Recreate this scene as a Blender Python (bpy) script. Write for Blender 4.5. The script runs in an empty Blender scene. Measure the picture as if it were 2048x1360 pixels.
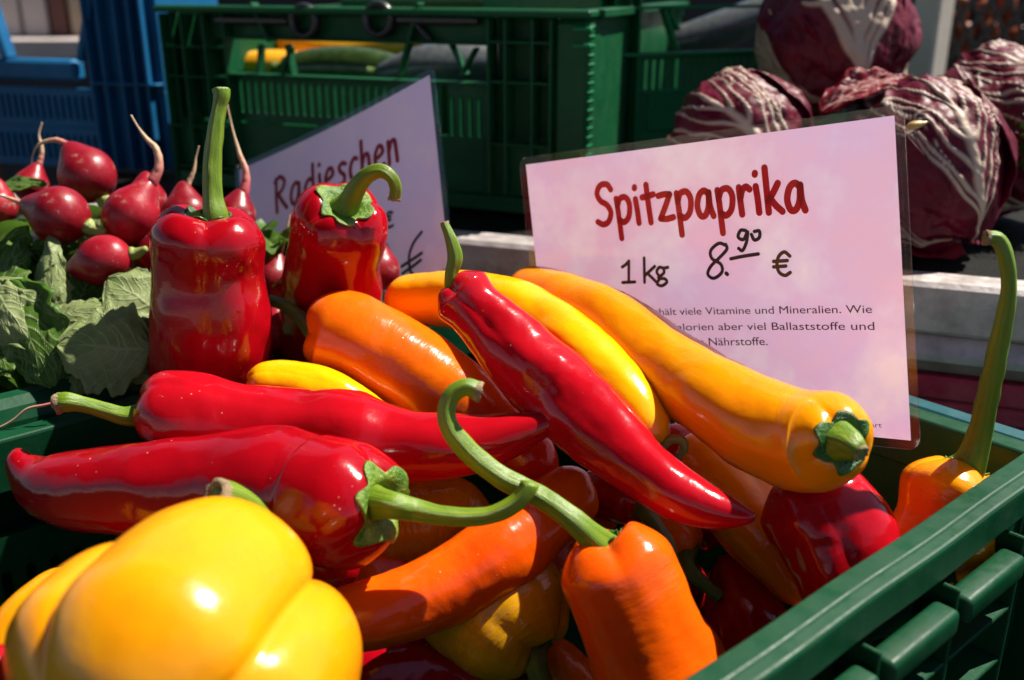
import bpy, bmesh, math, random
import numpy as np
from mathutils import Vector, Matrix, noise

# ------------------------------------------------------------------ camera, sky, sun, exposure
sc = bpy.context.scene
COL = sc.collection
CAMZ = 0.40
PITCH = math.radians(20)
F = 35 / 36 * 2048.0
cd = bpy.data.cameras.new('camera')
cam = bpy.data.objects.new('camera', cd)
COL.objects.link(cam)
cam.location = (0, 0, CAMZ)
cam.rotation_euler = (math.radians(90) - PITCH, 0, 0)
cd.lens = 35
cd.sensor_width = 36
cd.clip_start = 0.01
cd.clip_end = 200
cd.dof.use_dof = True
cd.dof.focus_distance = 0.485
cd.dof.aperture_fstop = 7
sc.camera = cam

SUN = Vector((0.50, 0.24, 0.80)).normalized()
elev = math.asin(SUN.z)
azim = math.atan2(SUN.x, SUN.y)
w = bpy.data.worlds.new('World')
sc.world = w
w.use_nodes = True
nt = w.node_tree
sky = nt.nodes.new('ShaderNodeTexSky')
sky.sky_type = 'NISHITA'
sky.sun_disc = False
sky.sun_elevation = elev
sky.sun_rotation = azim
sky.dust_density = .2
nt.links.new(sky.outputs[0], nt.nodes['Background'].inputs[0])
nt.nodes['Background'].inputs[1].default_value = 0.05
sl = bpy.data.lights.new('sun', 'SUN')
sl.energy = 5.0
sl.angle = math.radians(0.5)
sl.color = (1.0, 0.93, 0.82)
so = bpy.data.objects.new('sun', sl)
COL.objects.link(so)
so.rotation_euler = SUN.to_track_quat('Z', 'Y').to_euler()
sc.view_settings.view_transform = 'Standard'
sc.view_settings.look = 'None'
sc.view_settings.exposure = 0.95
sc.view_settings.gamma = 1
sc.cycles.use_denoising = True
sc.cycles.max_bounces = 8
sc.cycles.transparent_max_bounces = 12
sc.cycles.caustics_reflective = False
sc.cycles.caustics_refractive = False
sc.cycles.sample_clamp_indirect = 4
sc.render.film_transparent = False

CP, SP = math.cos(PITCH), math.sin(PITCH)
RIGHT = np.array([1., 0, 0]); FWD = np.array([0, CP, -SP]); UP = np.array([0, SP, CP])
CAM = np.array([0, 0, CAMZ])

def P(px, py, Z):
    """point seen at (px,py) of the 2048 px picture at Z centimetres along the view axis"""
    Z = Z / 100
    return CAM + FWD * Z + RIGHT * ((px - 1024) / F * Z) - UP * ((py - 680) / F * Z)

def ray_plane(px, py, o, n):
    d = P(px, py, 100) - CAM
    t = np.dot(np.array(o) - CAM, n) / np.dot(d, n)
    return CAM + d * t

def lin(r, g, b):
    f = lambda c: (c / 255 / 12.92) if c / 255 <= .04045 else ((c / 255 + .055) / 1.055) ** 2.4
    return (f(r), f(g), f(b), 1)

# ------------------------------------------------------------------ helpers
def tag(o, label=None, cat=None, group=None, kind=None):
    if label: o['label'] = label
    if cat: o['category'] = cat
    if group: o['group'] = group
    if kind: o['kind'] = kind
    return o

def empty(name, loc, label=None, cat=None, group=None):
    o = bpy.data.objects.new(name, None)
    o.empty_display_size = .01
    COL.objects.link(o)
    o.location = [float(v) for v in loc]
    return tag(o, label, cat, group)

def obj(name, me, mat=None, parent=None, loc=(0, 0, 0)):
    o = bpy.data.objects.new(name, me)
    COL.objects.link(o)
    if mat is not None and not me.materials:
        me.materials.append(mat)
    if parent: o.parent = parent
    o.location = [float(v) for v in loc]
    return o

def wloc(o):
    l = Vector(o.location)
    while o.parent:
        o = o.parent
        l += Vector(o.location)
    return np.array(l)

def mesh(name, V, Fc, smooth=True, uv=None, attr=None):
    """numpy vertices + faces -> mesh; uv is per vertex"""
    me = bpy.data.meshes.new(name)
    me.from_pydata([tuple(map(float, v)) for v in V], [], [tuple(map(int, f)) for f in Fc])
    if smooth:
        me.polygons.foreach_set('use_smooth', [True] * len(me.polygons))
    if uv is not None:
        l = me.uv_layers.new(name='UVMap')
        idx = np.zeros(len(me.loops), dtype=np.int32)
        me.loops.foreach_get('vertex_index', idx)
        l.data.foreach_set('uv', np.asarray(uv, dtype=np.float32)[idx].ravel())
    if attr:
        for k, a in attr.items():
            at = me.attributes.new(k, 'FLOAT', 'POINT')
            at.data.foreach_set('value', np.asarray(a, dtype=np.float32))
    me.update()
    return me

def meshobj(name, V, Fc, mat, parent=None, **kw):
    V = np.asarray(V, float)
    if parent is not None:
        V = V - wloc(parent)
        return obj(name, mesh(name, V, Fc, **kw), mat, parent)
    c = V.mean(axis=0)
    return obj(name, mesh(name, V - c, Fc, **kw), mat, None, c)

def grid_faces(nr, nc, wrap=True):
    r = np.arange(nr - 1)[:, None]
    m = nc if wrap else nc - 1
    c = np.arange(m)[None, :]
    a = r * nc + c
    b = r * nc + (c + 1) % nc
    return np.stack([a, b, b + nc, a + nc], -1).reshape(-1, 4)

def vnoise(p, seed=0):
    """value noise, -1..1, vectorised"""
    p = np.asarray(p, float)
    i = np.floor(p).astype(np.int64)
    f = p - i
    f = f * f * (3 - 2 * f)
    def h(a, b, c):
        n = (a * 73856093) ^ (b * 19349663) ^ (c * 83492791) ^ (seed * 2654435761)
        n = (n ^ (n >> 13)) * 1274126177 & 0x7fffffff
        n = (n ^ (n >> 16)) & 0xffff
        return n / 32767.5 - 1
    o = 0
    for dx in (0, 1):
        for dy in (0, 1):
            for dz in (0, 1):
                wgt = (f[..., 0] if dx else 1 - f[..., 0]) * (f[..., 1] if dy else 1 - f[..., 1]) * (f[..., 2] if dz else 1 - f[..., 2])
                o = o + wgt * h(i[..., 0] + dx, i[..., 1] + dy, i[..., 2] + dz)
    return o

def catmull(pts, n=24):
    """pts (k,d) -> dense curve through them"""
    p = np.asarray(pts, float)
    if len(p) == 2:
        t = np.linspace(0, 1, n + 1)[:, None]
        return p[0] * (1 - t) + p[1] * t
    q = np.vstack([2 * p[0] - p[1], p, 2 * p[-1] - p[-2]])
    out = []
    for i in range(len(p) - 1):
        a, b, c, d = q[i:i + 4]
        t = np.linspace(0, 1, n, endpoint=False)[:, None]
        out.append(.5 * (2 * b + (c - a) * t + (2 * a - 5 * b + 4 * c - d) * t ** 2 + (3 * b - a - 3 * c + d) * t ** 3))
    out.append(p[-1:])
    return np.vstack(out)

class Path:
    """ctrl (px,py,Z,rpx) -> 3D centreline with radii, arc length and frames turned to the viewer"""
    def __init__(s, ctrl, world=False):
        if world:
            P4 = np.array(ctrl, float)
        else:
            P4 = np.array([list(P(a, b, z)) + [r / F * z / 100] for a, b, z, r in ctrl])
        c = catmull(P4, 30)
        s.c = c[:, :3]; s.r = np.maximum(c[:, 3], 1e-4)
        d = np.linalg.norm(np.diff(s.c, axis=0), axis=1)
        s.s = np.concatenate([[0], np.cumsum(d)])
        s.L = s.s[-1]
        t = np.gradient(s.c, axis=0)
        s.t = t / np.linalg.norm(t, axis=1)[:, None]
        # reference: towards the viewer, made continuous by parallel transport
        ref = CAM - s.c[0]
        ref = ref - s.t[0] * np.dot(ref, s.t[0]); ref /= np.linalg.norm(ref)
        N = [ref]
        for i in range(1, len(s.c)):
            v = N[-1] - s.t[i] * np.dot(N[-1], s.t[i])
            N.append(v / np.linalg.norm(v))
        s.n = np.array(N)
    def at(s, a):
        a = np.asarray(a, float)
        f = lambda arr: np.stack([np.interp(a, s.s, arr[:, k]) for k in range(3)], -1)
        c = f(s.c)
        # extrapolate before the start
        c = c + np.minimum(a, 0)[..., None] * s.t[0]
        t = f(s.t); t /= np.linalg.norm(t, axis=-1, keepdims=True)
        n = f(s.n); n -= t * (n * t).sum(-1, keepdims=True); n /= np.linalg.norm(n, axis=-1, keepdims=True)
        return c, t, n, np.cross(t, n), np.interp(a, s.s, s.r)

# ------------------------------------------------------------------ materials
MATS = {}
def nodes(name):
    m = bpy.data.materials.new(name); m.use_nodes = True
    n = m.node_tree
    b = n.nodes['Principled BSDF']
    return m, n, b

def N(nt, t, **kw):
    n = nt.nodes.new(t)
    for k, v in kw.items():
        if k.startswith('i_'):
            key = k[2:]
            key = int(key) if key.isdigit() else key.replace('_', ' ')
            n.inputs[key].default_value = v
        else:
            setattr(n, k, v)
    return n

def L(nt, a, b): nt.links.new(a, b)

def mixc(nt, fac, a, b, blend='MIX'):
    n = nt.nodes.new('ShaderNodeMix'); n.data_type = 'RGBA'; n.blend_type = blend
    for s, v in ((0, fac), (6, a), (7, b)):
        if hasattr(v, 'is_linked') or isinstance(v, bpy.types.NodeSocket): nt.links.new(v, n.inputs[s])
        else: n.inputs[s].default_value = v
    return n.outputs[2]

def ramp(nt, src, p0, p1, c0=(0, 0, 0, 1), c1=(1, 1, 1, 1)):
    r = nt.nodes.new('ShaderNodeValToRGB')
    r.color_ramp.elements[0].position = p0; r.color_ramp.elements[0].color = c0
    r.color_ramp.elements[1].position = p1; r.color_ramp.elements[1].color = c1
    nt.links.new(src, r.inputs[0])
    return r.outputs[0]

def texnoise(nt, vec, scale, detail=3, rough=.5):
    n = N(nt, 'ShaderNodeTexNoise', i_Scale=scale, i_Detail=detail, i_Roughness=rough)
    if vec is not None: L(nt, vec, n.inputs['Vector'])
    return n.outputs[0]

def pepper_mat(name, c1, c2, sss=.12, wrinkle=.15, rough=.16, dust=1.0, tipcol=None, coat=.06):
    m, n, b = nodes(name)
    tc = N(n, 'ShaderNodeTexCoord')
    ob = tc.outputs['Object']; uv = tc.outputs['UV']
    big = ramp(n, texnoise(n, ob, 22, 3), .35, .7)
    col = mixc(n, big, c1, c2)
    mp = N(n, 'ShaderNodeMapping'); mp.inputs['Scale'].default_value = (26, 3, 1); L(n, uv, mp.inputs[0])
    streak = ramp(n, texnoise(n, mp.outputs[0], 1, 4, .6), .4, .75, (0, 0, 0, 1), (.36, .36, .36, 1))
    col = mixc(n, streak, col, c2)
    if tipcol:
        sep = N(n, 'ShaderNodeSeparateXYZ'); L(n, uv, sep.inputs[0])
        ad = N(n, 'ShaderNodeMath', operation='ADD'); L(n, sep.outputs[1], ad.inputs[0])
        ns = N(n, 'ShaderNodeMath', operation='MULTIPLY'); L(n, texnoise(n, ob, 30, 3), ns.inputs[0]); ns.inputs[1].default_value = .35
        L(n, ns.outputs[0], ad.inputs[1])
        col = mixc(n, ramp(n, ad.outputs[0], .72, 1.15), col, tipcol)
    # dust and tiny scars
    vo = N(n, 'ShaderNodeTexVoronoi', i_Scale=190.0); L(n, ob, vo.inputs['Vector'])
    vo.inputs['Randomness'].default_value = 1
    spot = ramp(n, vo.outputs['Distance'], .05, .10, (1, 1, 1, 1), (0, 0, 0, 1))
    msk = ramp(n, texnoise(n, ob, 60, 2), .56, .62)
    mu = N(n, 'ShaderNodeMath', operation='MULTIPLY'); L(n, spot, mu.inputs[0]); L(n, msk, mu.inputs[1])
    mu2 = N(n, 'ShaderNodeMath', operation='MULTIPLY'); L(n, mu.outputs[0], mu2.inputs[0]); mu2.inputs[1].default_value = .55 * dust
    col = mixc(n, mu2.outputs[0], col, lin(235, 190, 150))
    L(n, col, b.inputs['Base Color'])
    rough *= .85
    sm = ramp(n, texnoise(n, ob, 45, 4, .65), .45, .8, (rough,) * 3 + (1,), (rough + .1,) * 3 + (1,))
    L(n, sm, b.inputs['Roughness'])
    b.inputs['Subsurface Weight'].default_value = sss
    b.inputs['Subsurface Radius'].default_value = (1.0, .35, .08)
    b.inputs['Subsurface Scale'].default_value = .008
    b.inputs['Coat Weight'].default_value = coat
    b.inputs['Coat Roughness'].default_value = .07
    b.inputs['Specular IOR Level'].default_value = .42
    # transverse wrinkles + soft dents + skin grain
    mp2 = N(n, 'ShaderNodeMapping'); mp2.inputs['Scale'].default_value = (5, 34, 1); L(n, uv, mp2.inputs[0])
    w1 = texnoise(n, mp2.outputs[0], 1, 3, .55)
    bp1 = N(n, 'ShaderNodeBump', i_Strength=wrinkle, i_Distance=.0016); L(n, w1, bp1.inputs['Height'])
    bp2 = N(n, 'ShaderNodeBump', i_Strength=.32, i_Distance=.0016); L(n, texnoise(n, ob, 75, 3, .45), bp2.inputs['Height']); L(n, bp1.outputs[0], bp2.inputs['Normal'])
    bp3 = N(n, 'ShaderNodeBump', i_Strength=.10, i_Distance=.0003); L(n, texnoise(n, ob, 900, 2), bp3.inputs['Height']); L(n, bp2.outputs[0], bp3.inputs['Normal'])
    bp4 = N(n, 'ShaderNodeBump', i_Strength=.3, i_Distance=.0003); L(n, mu.outputs[0], bp4.inputs['Height']); L(n, bp3.outputs[0], bp4.inputs['Normal'])
    L(n, bp4.outputs[0], b.inputs['Normal'])
    L(n, bp2.outputs[0], b.inputs['Coat Normal'])
    return m

def simple(name, c1, c2=None, rough=.5, scale=40, bump=.15, bdist=.001, metal=0, spec=.5, sss=0, detail=4, coat=0, trans=0, r2=None):
    m, n, b = nodes(name)
    tc = N(n, 'ShaderNodeTexCoord'); ob = tc.outputs['Object']
    nz = texnoise(n, ob, scale, detail, .6)
    col = mixc(n, ramp(n, nz, .35, .7), c1, c2 or c1)
    L(n, col, b.inputs['Base Color'])
    if r2 is not None:
        L(n, ramp(n, texnoise(n, ob, scale * 2.3, 4, .6), .4, .7, (rough,) * 3 + (1,), (r2,) * 3 + (1,)), b.inputs['Roughness'])
    else: b.inputs['Roughness'].default_value = rough
    b.inputs['Metallic'].default_value = metal
    b.inputs['Specular IOR Level'].default_value = spec
    b.inputs['Coat Weight'].default_value = coat
    if sss:
        b.inputs['Subsurface Weight'].default_value = sss
        b.inputs['Subsurface Radius'].default_value = (1, .5, .3)
        b.inputs['Subsurface Scale'].default_value = .003
    if bump:
        bp = N(n, 'ShaderNodeBump', i_Strength=bump, i_Distance=bdist); L(n, texnoise(n, ob, scale * 4, 4, .6), bp.inputs['Height'])
        L(n, bp.outputs[0], b.inputs['Normal'])
    if trans:
        tr = N(n, 'ShaderNodeBsdfTranslucent'); L(n, col, tr.inputs[0])
        mx = N(n, 'ShaderNodeMixShader', i_0=trans); L(n, b.outputs[0], mx.inputs[1]); L(n, tr.outputs[0], mx.inputs[2])
        L(n, mx.outputs[0], n.nodes['Material Output'].inputs[0])
    return m

RED = pepper_mat('red_pepper_skin', (.38, .002, .008, 1), (.28, .0015, .006, 1), sss=.08, wrinkle=.05, rough=.13, dust=1.2)
RED2 = pepper_mat('bright_red_pepper_skin', (.46, .004, .011, 1), (.38, .003, .009, 1), sss=.12, wrinkle=.05, rough=.14)
YEL = pepper_mat('yellow_pepper_skin', (.90, .46, .002, 1), (.88, .38, .002, 1), sss=.35, wrinkle=.08, rough=.19, dust=.4)
BELL = pepper_mat('golden_bell_pepper_skin', (.88, .37, .002, 1), (.86, .29, .002, 1), sss=.3, wrinkle=.03, rough=.27, dust=.4)
YELO = pepper_mat('yellow_orange_pepper_skin', (.88, .32, .002, 1), (.82, .23, .002, 1), sss=.35, wrinkle=.2, rough=.19, dust=.4)
ORA = pepper_mat('orange_pepper_skin', (.82, .125, .002, 1), (.76, .075, .002, 1), sss=.35, wrinkle=.2, rough=.19, dust=.4)
ORAR = pepper_mat('orange_red_pepper_skin', (.82, .17, .003, 1), (.76, .11, .002, 1), sss=.35, wrinkle=.25, rough=.2, dust=.4, tipcol=(.75, .03, .008, 1))
OCH = pepper_mat('ochre_pepper_skin', (.78, .36, .004, 1), (.42, .21, .004, 1), sss=.2, wrinkle=.6, rough=.2, dust=.5)

def stem_mat(name, c1, c2, tipc):
    m, n, b = nodes(name)
    tc = N(n, 'ShaderNodeTexCoord'); ob = tc.outputs['Object']; uv = tc.outputs['UV']
    mp = N(n, 'ShaderNodeMapping'); mp.inputs['Scale'].default_value = (14, 2.2, 1); L(n, uv, mp.inputs[0])
    st = ramp(n, texnoise(n, mp.outputs[0], 1, 4, .6), .35, .7)
    col = mixc(n, st, c1, c2)
    sep = N(n, 'ShaderNodeSeparateXYZ'); L(n, uv, sep.inputs[0])
    nz = N(n, 'ShaderNodeMath', operation='MULTIPLY'); L(n, texnoise(n, ob, 90, 4, .6), nz.inputs[0]); nz.inputs[1].default_value = .5
    ad = N(n, 'ShaderNodeMath', operation='ADD'); L(n, sep.outputs[1], ad.inputs[0]); L(n, nz.outputs[0], ad.inputs[1])
    col = mixc(n, ramp(n, ad.outputs[0], 1.0, 1.3), col, tipc)
    L(n, col, b.inputs['Base Color'])
    b.inputs['Roughness'].default_value = .42
    b.inputs['Subsurface Weight'].default_value = .15
    b.inputs['Subsurface Radius'].default_value = (.5, 1, .2)
    b.inputs['Subsurface Scale'].default_value = .003
    bp = N(n, 'ShaderNodeBump', i_Strength=.5, i_Distance=.0012); L(n, texnoise(n, mp.outputs[0], 1.6, 5, .65), bp.inputs['Height'])
    bp2 = N(n, 'ShaderNodeBump', i_Strength=.3, i_Distance=.0004); L(n, texnoise(n, ob, 700, 3), bp2.inputs['Height']); L(n, bp.outputs[0], bp2.inputs['Normal'])
    L(n, bp2.outputs[0], b.inputs['Normal'])
    return m
STEM = stem_mat('green_stem', (.09, .19, .004, 1), (.19, .27, .012, 1), (.22, .15, .04, 1))
STEMD = stem_mat('dark_green_stem', (.05, .11, .012, 1), (.11, .17, .03, 1), (.14, .11, .04, 1))
STEMP = stem_mat('pale_green_stem', (.22, .29, .05, 1), (.32, .36, .10, 1), (.40, .30, .14, 1))
CALYX = simple('calyx_green', (.05, .15, .008, 1), (.22, .32, .04, 1), rough=.4, scale=140, bump=.8, bdist=.0015, sss=.1)
CALYXD = simple('calyx_dark_green', (.02, .08, .01, 1), (.06, .17, .02, 1), rough=.38, scale=140, bump=.8, bdist=.0015)
CUT = simple('dry_stem_end', (.42, .32, .18, 1), (.16, .10, .05, 1), rough=.9, scale=260, bump=1, bdist=.002)

# ------------------------------------------------------------------ tubes
def tube(name, ctrl, mat, parent, seg=20, ridge=0.0, nridge=5, flare=0.0, cap=True, flat=None, world=False, twist=0, wob=0.0):
    p = Path(ctrl, world=world)
    n = max(10, min(140, int(p.L / max(p.r.mean(), 1e-4) * 4)))
    a = np.linspace(0, p.L, n)
    c, t, nn, bb, r = p.at(a)
    th = np.linspace(0, 2 * np.pi, seg, endpoint=False)
    rr = r[:, None] * (1 + ridge * np.cos(nridge * th + twist * a[:, None] / p.L)[...])
    if wob:
        q = np.stack([np.cos(th)[None, :] * 1.3 + 0 * a[:, None], np.sin(th)[None, :] * 1.3 + 0 * a[:, None], a[:, None] / p.r.mean() * .8 + 0 * th[None, :]], -1)
        rr = rr * (1 + wob * vnoise(q, int(abs(ctrl[0][0] * 7)) % 91))
    V = c[:, None] + rr[..., None] * (np.cos(th)[None, :, None] * nn[:, None] + np.sin(th)[None, :, None] * bb[:, None])
    V = V.reshape(-1, 3)
    U = np.stack(np.broadcast_arrays(th[None, :] / 2 / np.pi, (a / p.L)[:, None]), -1).reshape(-1, 2)
    Fc = [list(f) for f in grid_faces(n, seg)]
    V = np.vstack([V, c[0] - t[0] * r[0] * .1, c[-1] + t[-1] * r[-1] * .25]); U = np.vstack([U, [0, 0], [0, 1]])
    k = len(V) - 2
    for j in range(seg):
        Fc.append([k, (j + 1) % seg, j]); Fc.append([k + 1, (n - 1) * seg + j, (n - 1) * seg + (j + 1) % seg])
    return meshobj(name, V, Fc, mat, parent, uv=U), p

def stem_end(p, parent, scale=1.0, mat=None, hollow=True):
    """ragged cut end of a stem"""
    c, t, n, b, r = p.at(np.array([p.L]))
    c, t, n, b, r = c[0], t[0], n[0], b[0], r[0] * scale
    seg = 18; prof = [(1.0, -.5), (1.12, -.15), (1.14, .12), (1.0, .3), (.72, .26), (.45, .02), (.1, -.1)]
    V = []
    rng = np.random.RandomState(int(abs(c[0] * 9999)) % 1000)
    jag = 1 + rng.uniform(-.12, .12, seg)
    for q, z in prof:
        for j in range(seg):
            th = 2 * np.pi * j / seg
            rr = r * q * (jag[j] if q > .6 else 1)
            V.append(c + rr * (np.cos(th) * n + np.sin(th) * b) + t * r * (z + (.12 * (jag[j] - 1) * 8 if q > .9 else 0)))
    V.append(c - t * r * .1)
    Fc = [list(f) for f in grid_faces(len(prof), seg)]
    k = len(V) - 1
    for j in range(seg): Fc.append([(len(prof) - 1) * seg + j, (len(prof) - 1) * seg + (j + 1) % seg, k])
    return meshobj('stem_end', V, Fc, mat or CUT, parent)

# ------------------------------------------------------------------ peppers
def pepper(label, ctrl, mat, stem=None, nl=3, amp=.10, lift=.16, phase=0., socket=.30, shoulder=.55, dent=.05, seed=1,
           cal=.42, calmat=None, smat=None, cat='pointed pepper', group='pointed peppers in the front crate', name='pointed_pepper',
           decay=2.2, segs=84, ridge=.06, end=True, lobes=None, capk=1.0, fine=.011, tail=.25, warp=1, fold=.045, sharp=.45, calpts=6, calcurl=.10):
    p = Path(ctrl)
    root = empty(name, p.c[-1] if p.c[-1][2] < p.c[0][2] else p.c[0], label, cat, group)
    R0 = np.interp(p.L * .12, p.s, p.r)
    Ls = shoulder * R0
    th = np.linspace(0, 2 * np.pi, segs, endpoint=False)
    rng = np.random.RandomState(seed)
    k1, k2 = rng.uniform(-.25, .25, 2)
    def lobe(t):            # 1 on a lobe, 0 in a groove
        x = t + warp * (k1 * np.sin(t + seed) + k2 * .5 * np.sin(2 * t + seed))
        v = .5 + .5 * np.cos(nl * (x - phase))
        return v ** sharp
    def surf(rho, ax, T):
        """rho fraction of the radius, ax distance along the axis, T angle; arrays of one shape"""
        c, t, n, b, r = p.at(ax.ravel())
        sh = ax.shape
        c, t, n, b = [q.reshape(sh + (3,)) for q in (c, t, n, b)]
        r = r.reshape(sh)
        lo = lobe(T)
        wgt = np.exp(-decay * np.maximum(ax, 0) / (p.L * .45)) * (1 - tail) + tail
        rr = r * rho * (1 - amp * (1 - lo) * wgt * (.35 + .65 * rho))
        up = lift * R0 * (lo - .35) * np.exp(-((rho - .68) / .24) ** 2) * (ax < Ls * 1.01)
        up2 = lift * R0 * (lo - .35) * np.exp(-((1 - .68) / .24) ** 2) * np.exp(-((ax - Ls) / (R0 * .7)) ** 2) * (ax >= Ls * 1.01)
        V = c + rr[..., None] * (np.cos(T)[..., None] * n + np.sin(T)[..., None] * b) - t * (up + up2)[..., None]
        q = V / (R0 * 1.5)
        d = 1.25 * dent * vnoise(q + seed * 7.3, seed) + dent * .45 * vnoise(q * 2.3 + seed, seed + 5) + fine * vnoise(q * 5.5, seed + 9)
        qf = np.stack([np.cos(T) * 1.7, np.sin(T) * 1.7, ax / R0 * .55 + seed * 3.1], -1)
        d = d + fold * vnoise(qf, seed + 21) * np.clip(rho, 0, 1) ** 2
        dirn = V - c; nn = np.linalg.norm(dirn, axis=-1, keepdims=True) + 1e-6
        V = V + dirn / nn * (d * r * rho)[..., None]
        return V
    def prof(rho):
        d = np.where(rho < .5, socket * R0 * (.5 + .5 * np.cos(np.pi * np.clip(rho / .5, 0, 1))), 0)
        s2 = np.clip((rho - .5) / .5, 0, 1)
        return d + Ls * (1 - np.sqrt(np.clip(1 - s2 ** 2, 0, 1)))
    r1 = np.concatenate([np.linspace(.02, .5, 14), .5 + .5 * np.sin(np.linspace(.06, 1, 22) * np.pi / 2)])
    a1 = prof(r1)
    rt = p.r[-1]
    lc = min(rt * 1.3 * capk, p.L * .3)
    r2 = np.ones(96); a2 = np.linspace(Ls, p.L - lc, 97)[1:]
    u = np.sin(np.linspace(0, 1, 13)[1:] * np.pi / 2)
    r3 = np.sqrt(np.clip(1 - u ** 2, 0, 1)); r3[-1] = .02; a3 = p.L - lc + lc * u
    rho = np.concatenate([r1, r2, r3]); ax = np.concatenate([a1, a2, a3])
    RH, T = np.meshgrid(rho, th, indexing='ij'); AX, _ = np.meshgrid(ax, th, indexing='ij')
    V = surf(RH, AX, T).reshape(-1, 3)
    sgm = np.linalg.norm(np.diff(np.stack([rho * R0, ax], -1), axis=0), axis=1)
    vv = np.concatenate([[0], np.cumsum(sgm)]); vv /= vv[-1]
    tri = np.abs(th / np.pi - 1)
    U = np.stack(np.broadcast_arrays(tri[None, :], vv[:, None]), -1).reshape(-1, 2)
    Fc = [list(f) for f in grid_faces(len(rho), segs)]
    V = np.vstack([V, V[:segs].mean(0), V[-segs:].mean(0)]); U = np.vstack([U, [0, 0], [0, 1]])
    k = len(V) - 2; off = (len(rho) - 1) * segs
    for j in range(segs):
        Fc.append([k, (j + 1) % segs, j]); Fc.append([k + 1, off + j, off + (j + 1) % segs])
    # faces run root to tip with the outside outwards
    meshobj('body', V, [f[::-1] for f in Fc], mat, root, uv=U)
    if cal:
        nr = 14
        rr = np.linspace(.03, 1, nr)
        ph2 = rng.uniform(0, 6)
        edge = cal * (.82 + .26 * np.abs(np.cos(calpts / 2 * (th + ph2))) ** 1.6 + .07 * np.sin(3 * th + ph2) + .03 * np.sin(11 * th))
        RH = rr[:, None] * edge[None, :]
        A = prof(RH)
        A = A - R0 * (.022 + calcurl * np.clip(rr - .75, 0, 1)[:, None] * 4 * (RH / cal - .7) * .8)
        top = surf(RH, A, np.broadcast_to(th, RH.shape))
        bot = surf(RH, A + R0 * .03, np.broadcast_to(th, RH.shape))
        Vc = np.vstack([top.reshape(-1, 3), bot[::-1].reshape(-1, 3)])
        Fk = [list(f)[::-1] for f in grid_faces(nr * 2, segs)]
        meshobj('calyx', Vc, Fk, calmat or CALYX, root)
    if stem:
        st = list(stem)
        base = p.at(np.array([socket * R0 * .8]))[0][0]
        P4 = [list(P(a, b_, z)) + [r / F * z / 100] for a, b_, z, r in st]
        P4 = [list(base) + [P4[0][3] * 1.5]] + P4
        o, sp = tube('stem', P4, smat or STEM, root, seg=26, ridge=ridge, nridge=5, world=True, twist=1.2, wob=.07)
        if end: stem_end(sp, o)
    return root

pepper('red pointed pepper standing upright at the left, with a long straight stem', 
    [(412, 430, 53, 116), (411, 480, 53.4, 116), (412, 540, 53.9, 113), (418, 620, 54.5, 121), (415, 700, 55.2, 117), (405, 780, 56, 104), (400, 870, 57, 80)],
    RED, [(431, 436, 52.8, 27), (427, 395, 52.8, 20), (425, 335, 52.8, 18.5), (432, 260, 52.8, 16), (439, 215, 52.8, 14), (444, 192, 52.8, 16), (443, 178, 52.8, 17)],
    nl=4, shoulder=.4, amp=.09, lift=.15, phase=.785, warp=.3, dent=.075, fine=.02, seed=3, socket=.26, cal=.40, calmat=CALYXD, decay=1.2, tail=.45, end=False)
pepper('red pointed pepper standing behind the orange one, its stem curling over to the right',
    [(690, 410, 55.2, 92), (680, 458, 56.6, 99), (668, 525, 58.2, 93), (664, 595, 60, 99), (652, 700, 62, 95), (640, 800, 63, 80)],
    RED, [(700, 402, 55.2, 23), (712, 378, 54.8, 19), (733, 352, 54.4, 16), (760, 341, 54.2, 14.5), (782, 353, 54.2, 13), (791, 376, 54.4, 12), (789, 398, 54.6, 11)],
    nl=4, shoulder=.4, amp=.09, lift=.13, phase=.2, dent=.06, seed=5, socket=.22, cal=.62, decay=1.2, tail=.4)
pepper('long red pointed pepper lying across the front, its green stem curving to the right',
    [(764, 1006, 42.3, 118), (712, 1003, 43.0, 134), (640, 996, 44, 134), (595, 984, 44.4, 119), (545, 976, 44.7, 118), (430, 970, 45.5, 109), (300, 972, 46.3, 104), (180, 976, 47, 92), (95, 968, 47.5, 68), (48, 935, 47.8, 36), (30, 898, 48, 17)],
    RED, [(782, 1010, 41.0, 27), (830, 1020, 41.2, 23), (900, 1034, 40.9, 19), (975, 1032, 40.7, 18), (1030, 1008, 40.6, 19), (1056, 978, 40.6, 19), (1060, 966, 40.6, 18)],
    nl=3, amp=.13, lift=.16, phase=2.3, dent=.08, seed=8, socket=.25, cal=.74, end=False, tail=.3)
pepper('red pointed pepper lying behind the long front one, stem left and tip right',
    [(292, 826, 49, 74), (345, 822, 49, 88), (400, 836, 49, 92), (480, 852, 49, 84), (600, 868, 49, 82), (720, 882, 48.8, 87), (850, 893, 48.3, 74), (950, 888, 47.8, 56), (1040, 864, 47.3, 39), (1105, 842, 47, 22), (1128, 834, 47, 16)],
    RED2, [(255, 832, 48.6, 19), (215, 822, 48.4, 16), (165, 808, 48.2, 16), (135, 803, 48, 20), (118, 806, 48, 19)],
    nl=3, amp=.10, lift=.13, phase=.4, dent=.13, seed=11, socket=.2, cal=.4)
pepper('wrinkled orange pepper turning red towards its tip under the diagonal red one',
    [(622, 662, 55.5, 72), (660, 668, 55.5, 88), (730, 695, 55.3, 93), (830, 752, 55, 95), (950, 835, 54, 84), (1040, 905, 53, 68), (1110, 950, 52, 40)],
    ORAR, [(600, 635, 56.5, 14), (570, 612, 57, 12), (540, 600, 57.5, 11)], nl=3, amp=.09, lift=.14, phase=1.2, dent=.065, seed=14, smat=STEMD, cal=.35, end=False, socket=.12)
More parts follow.
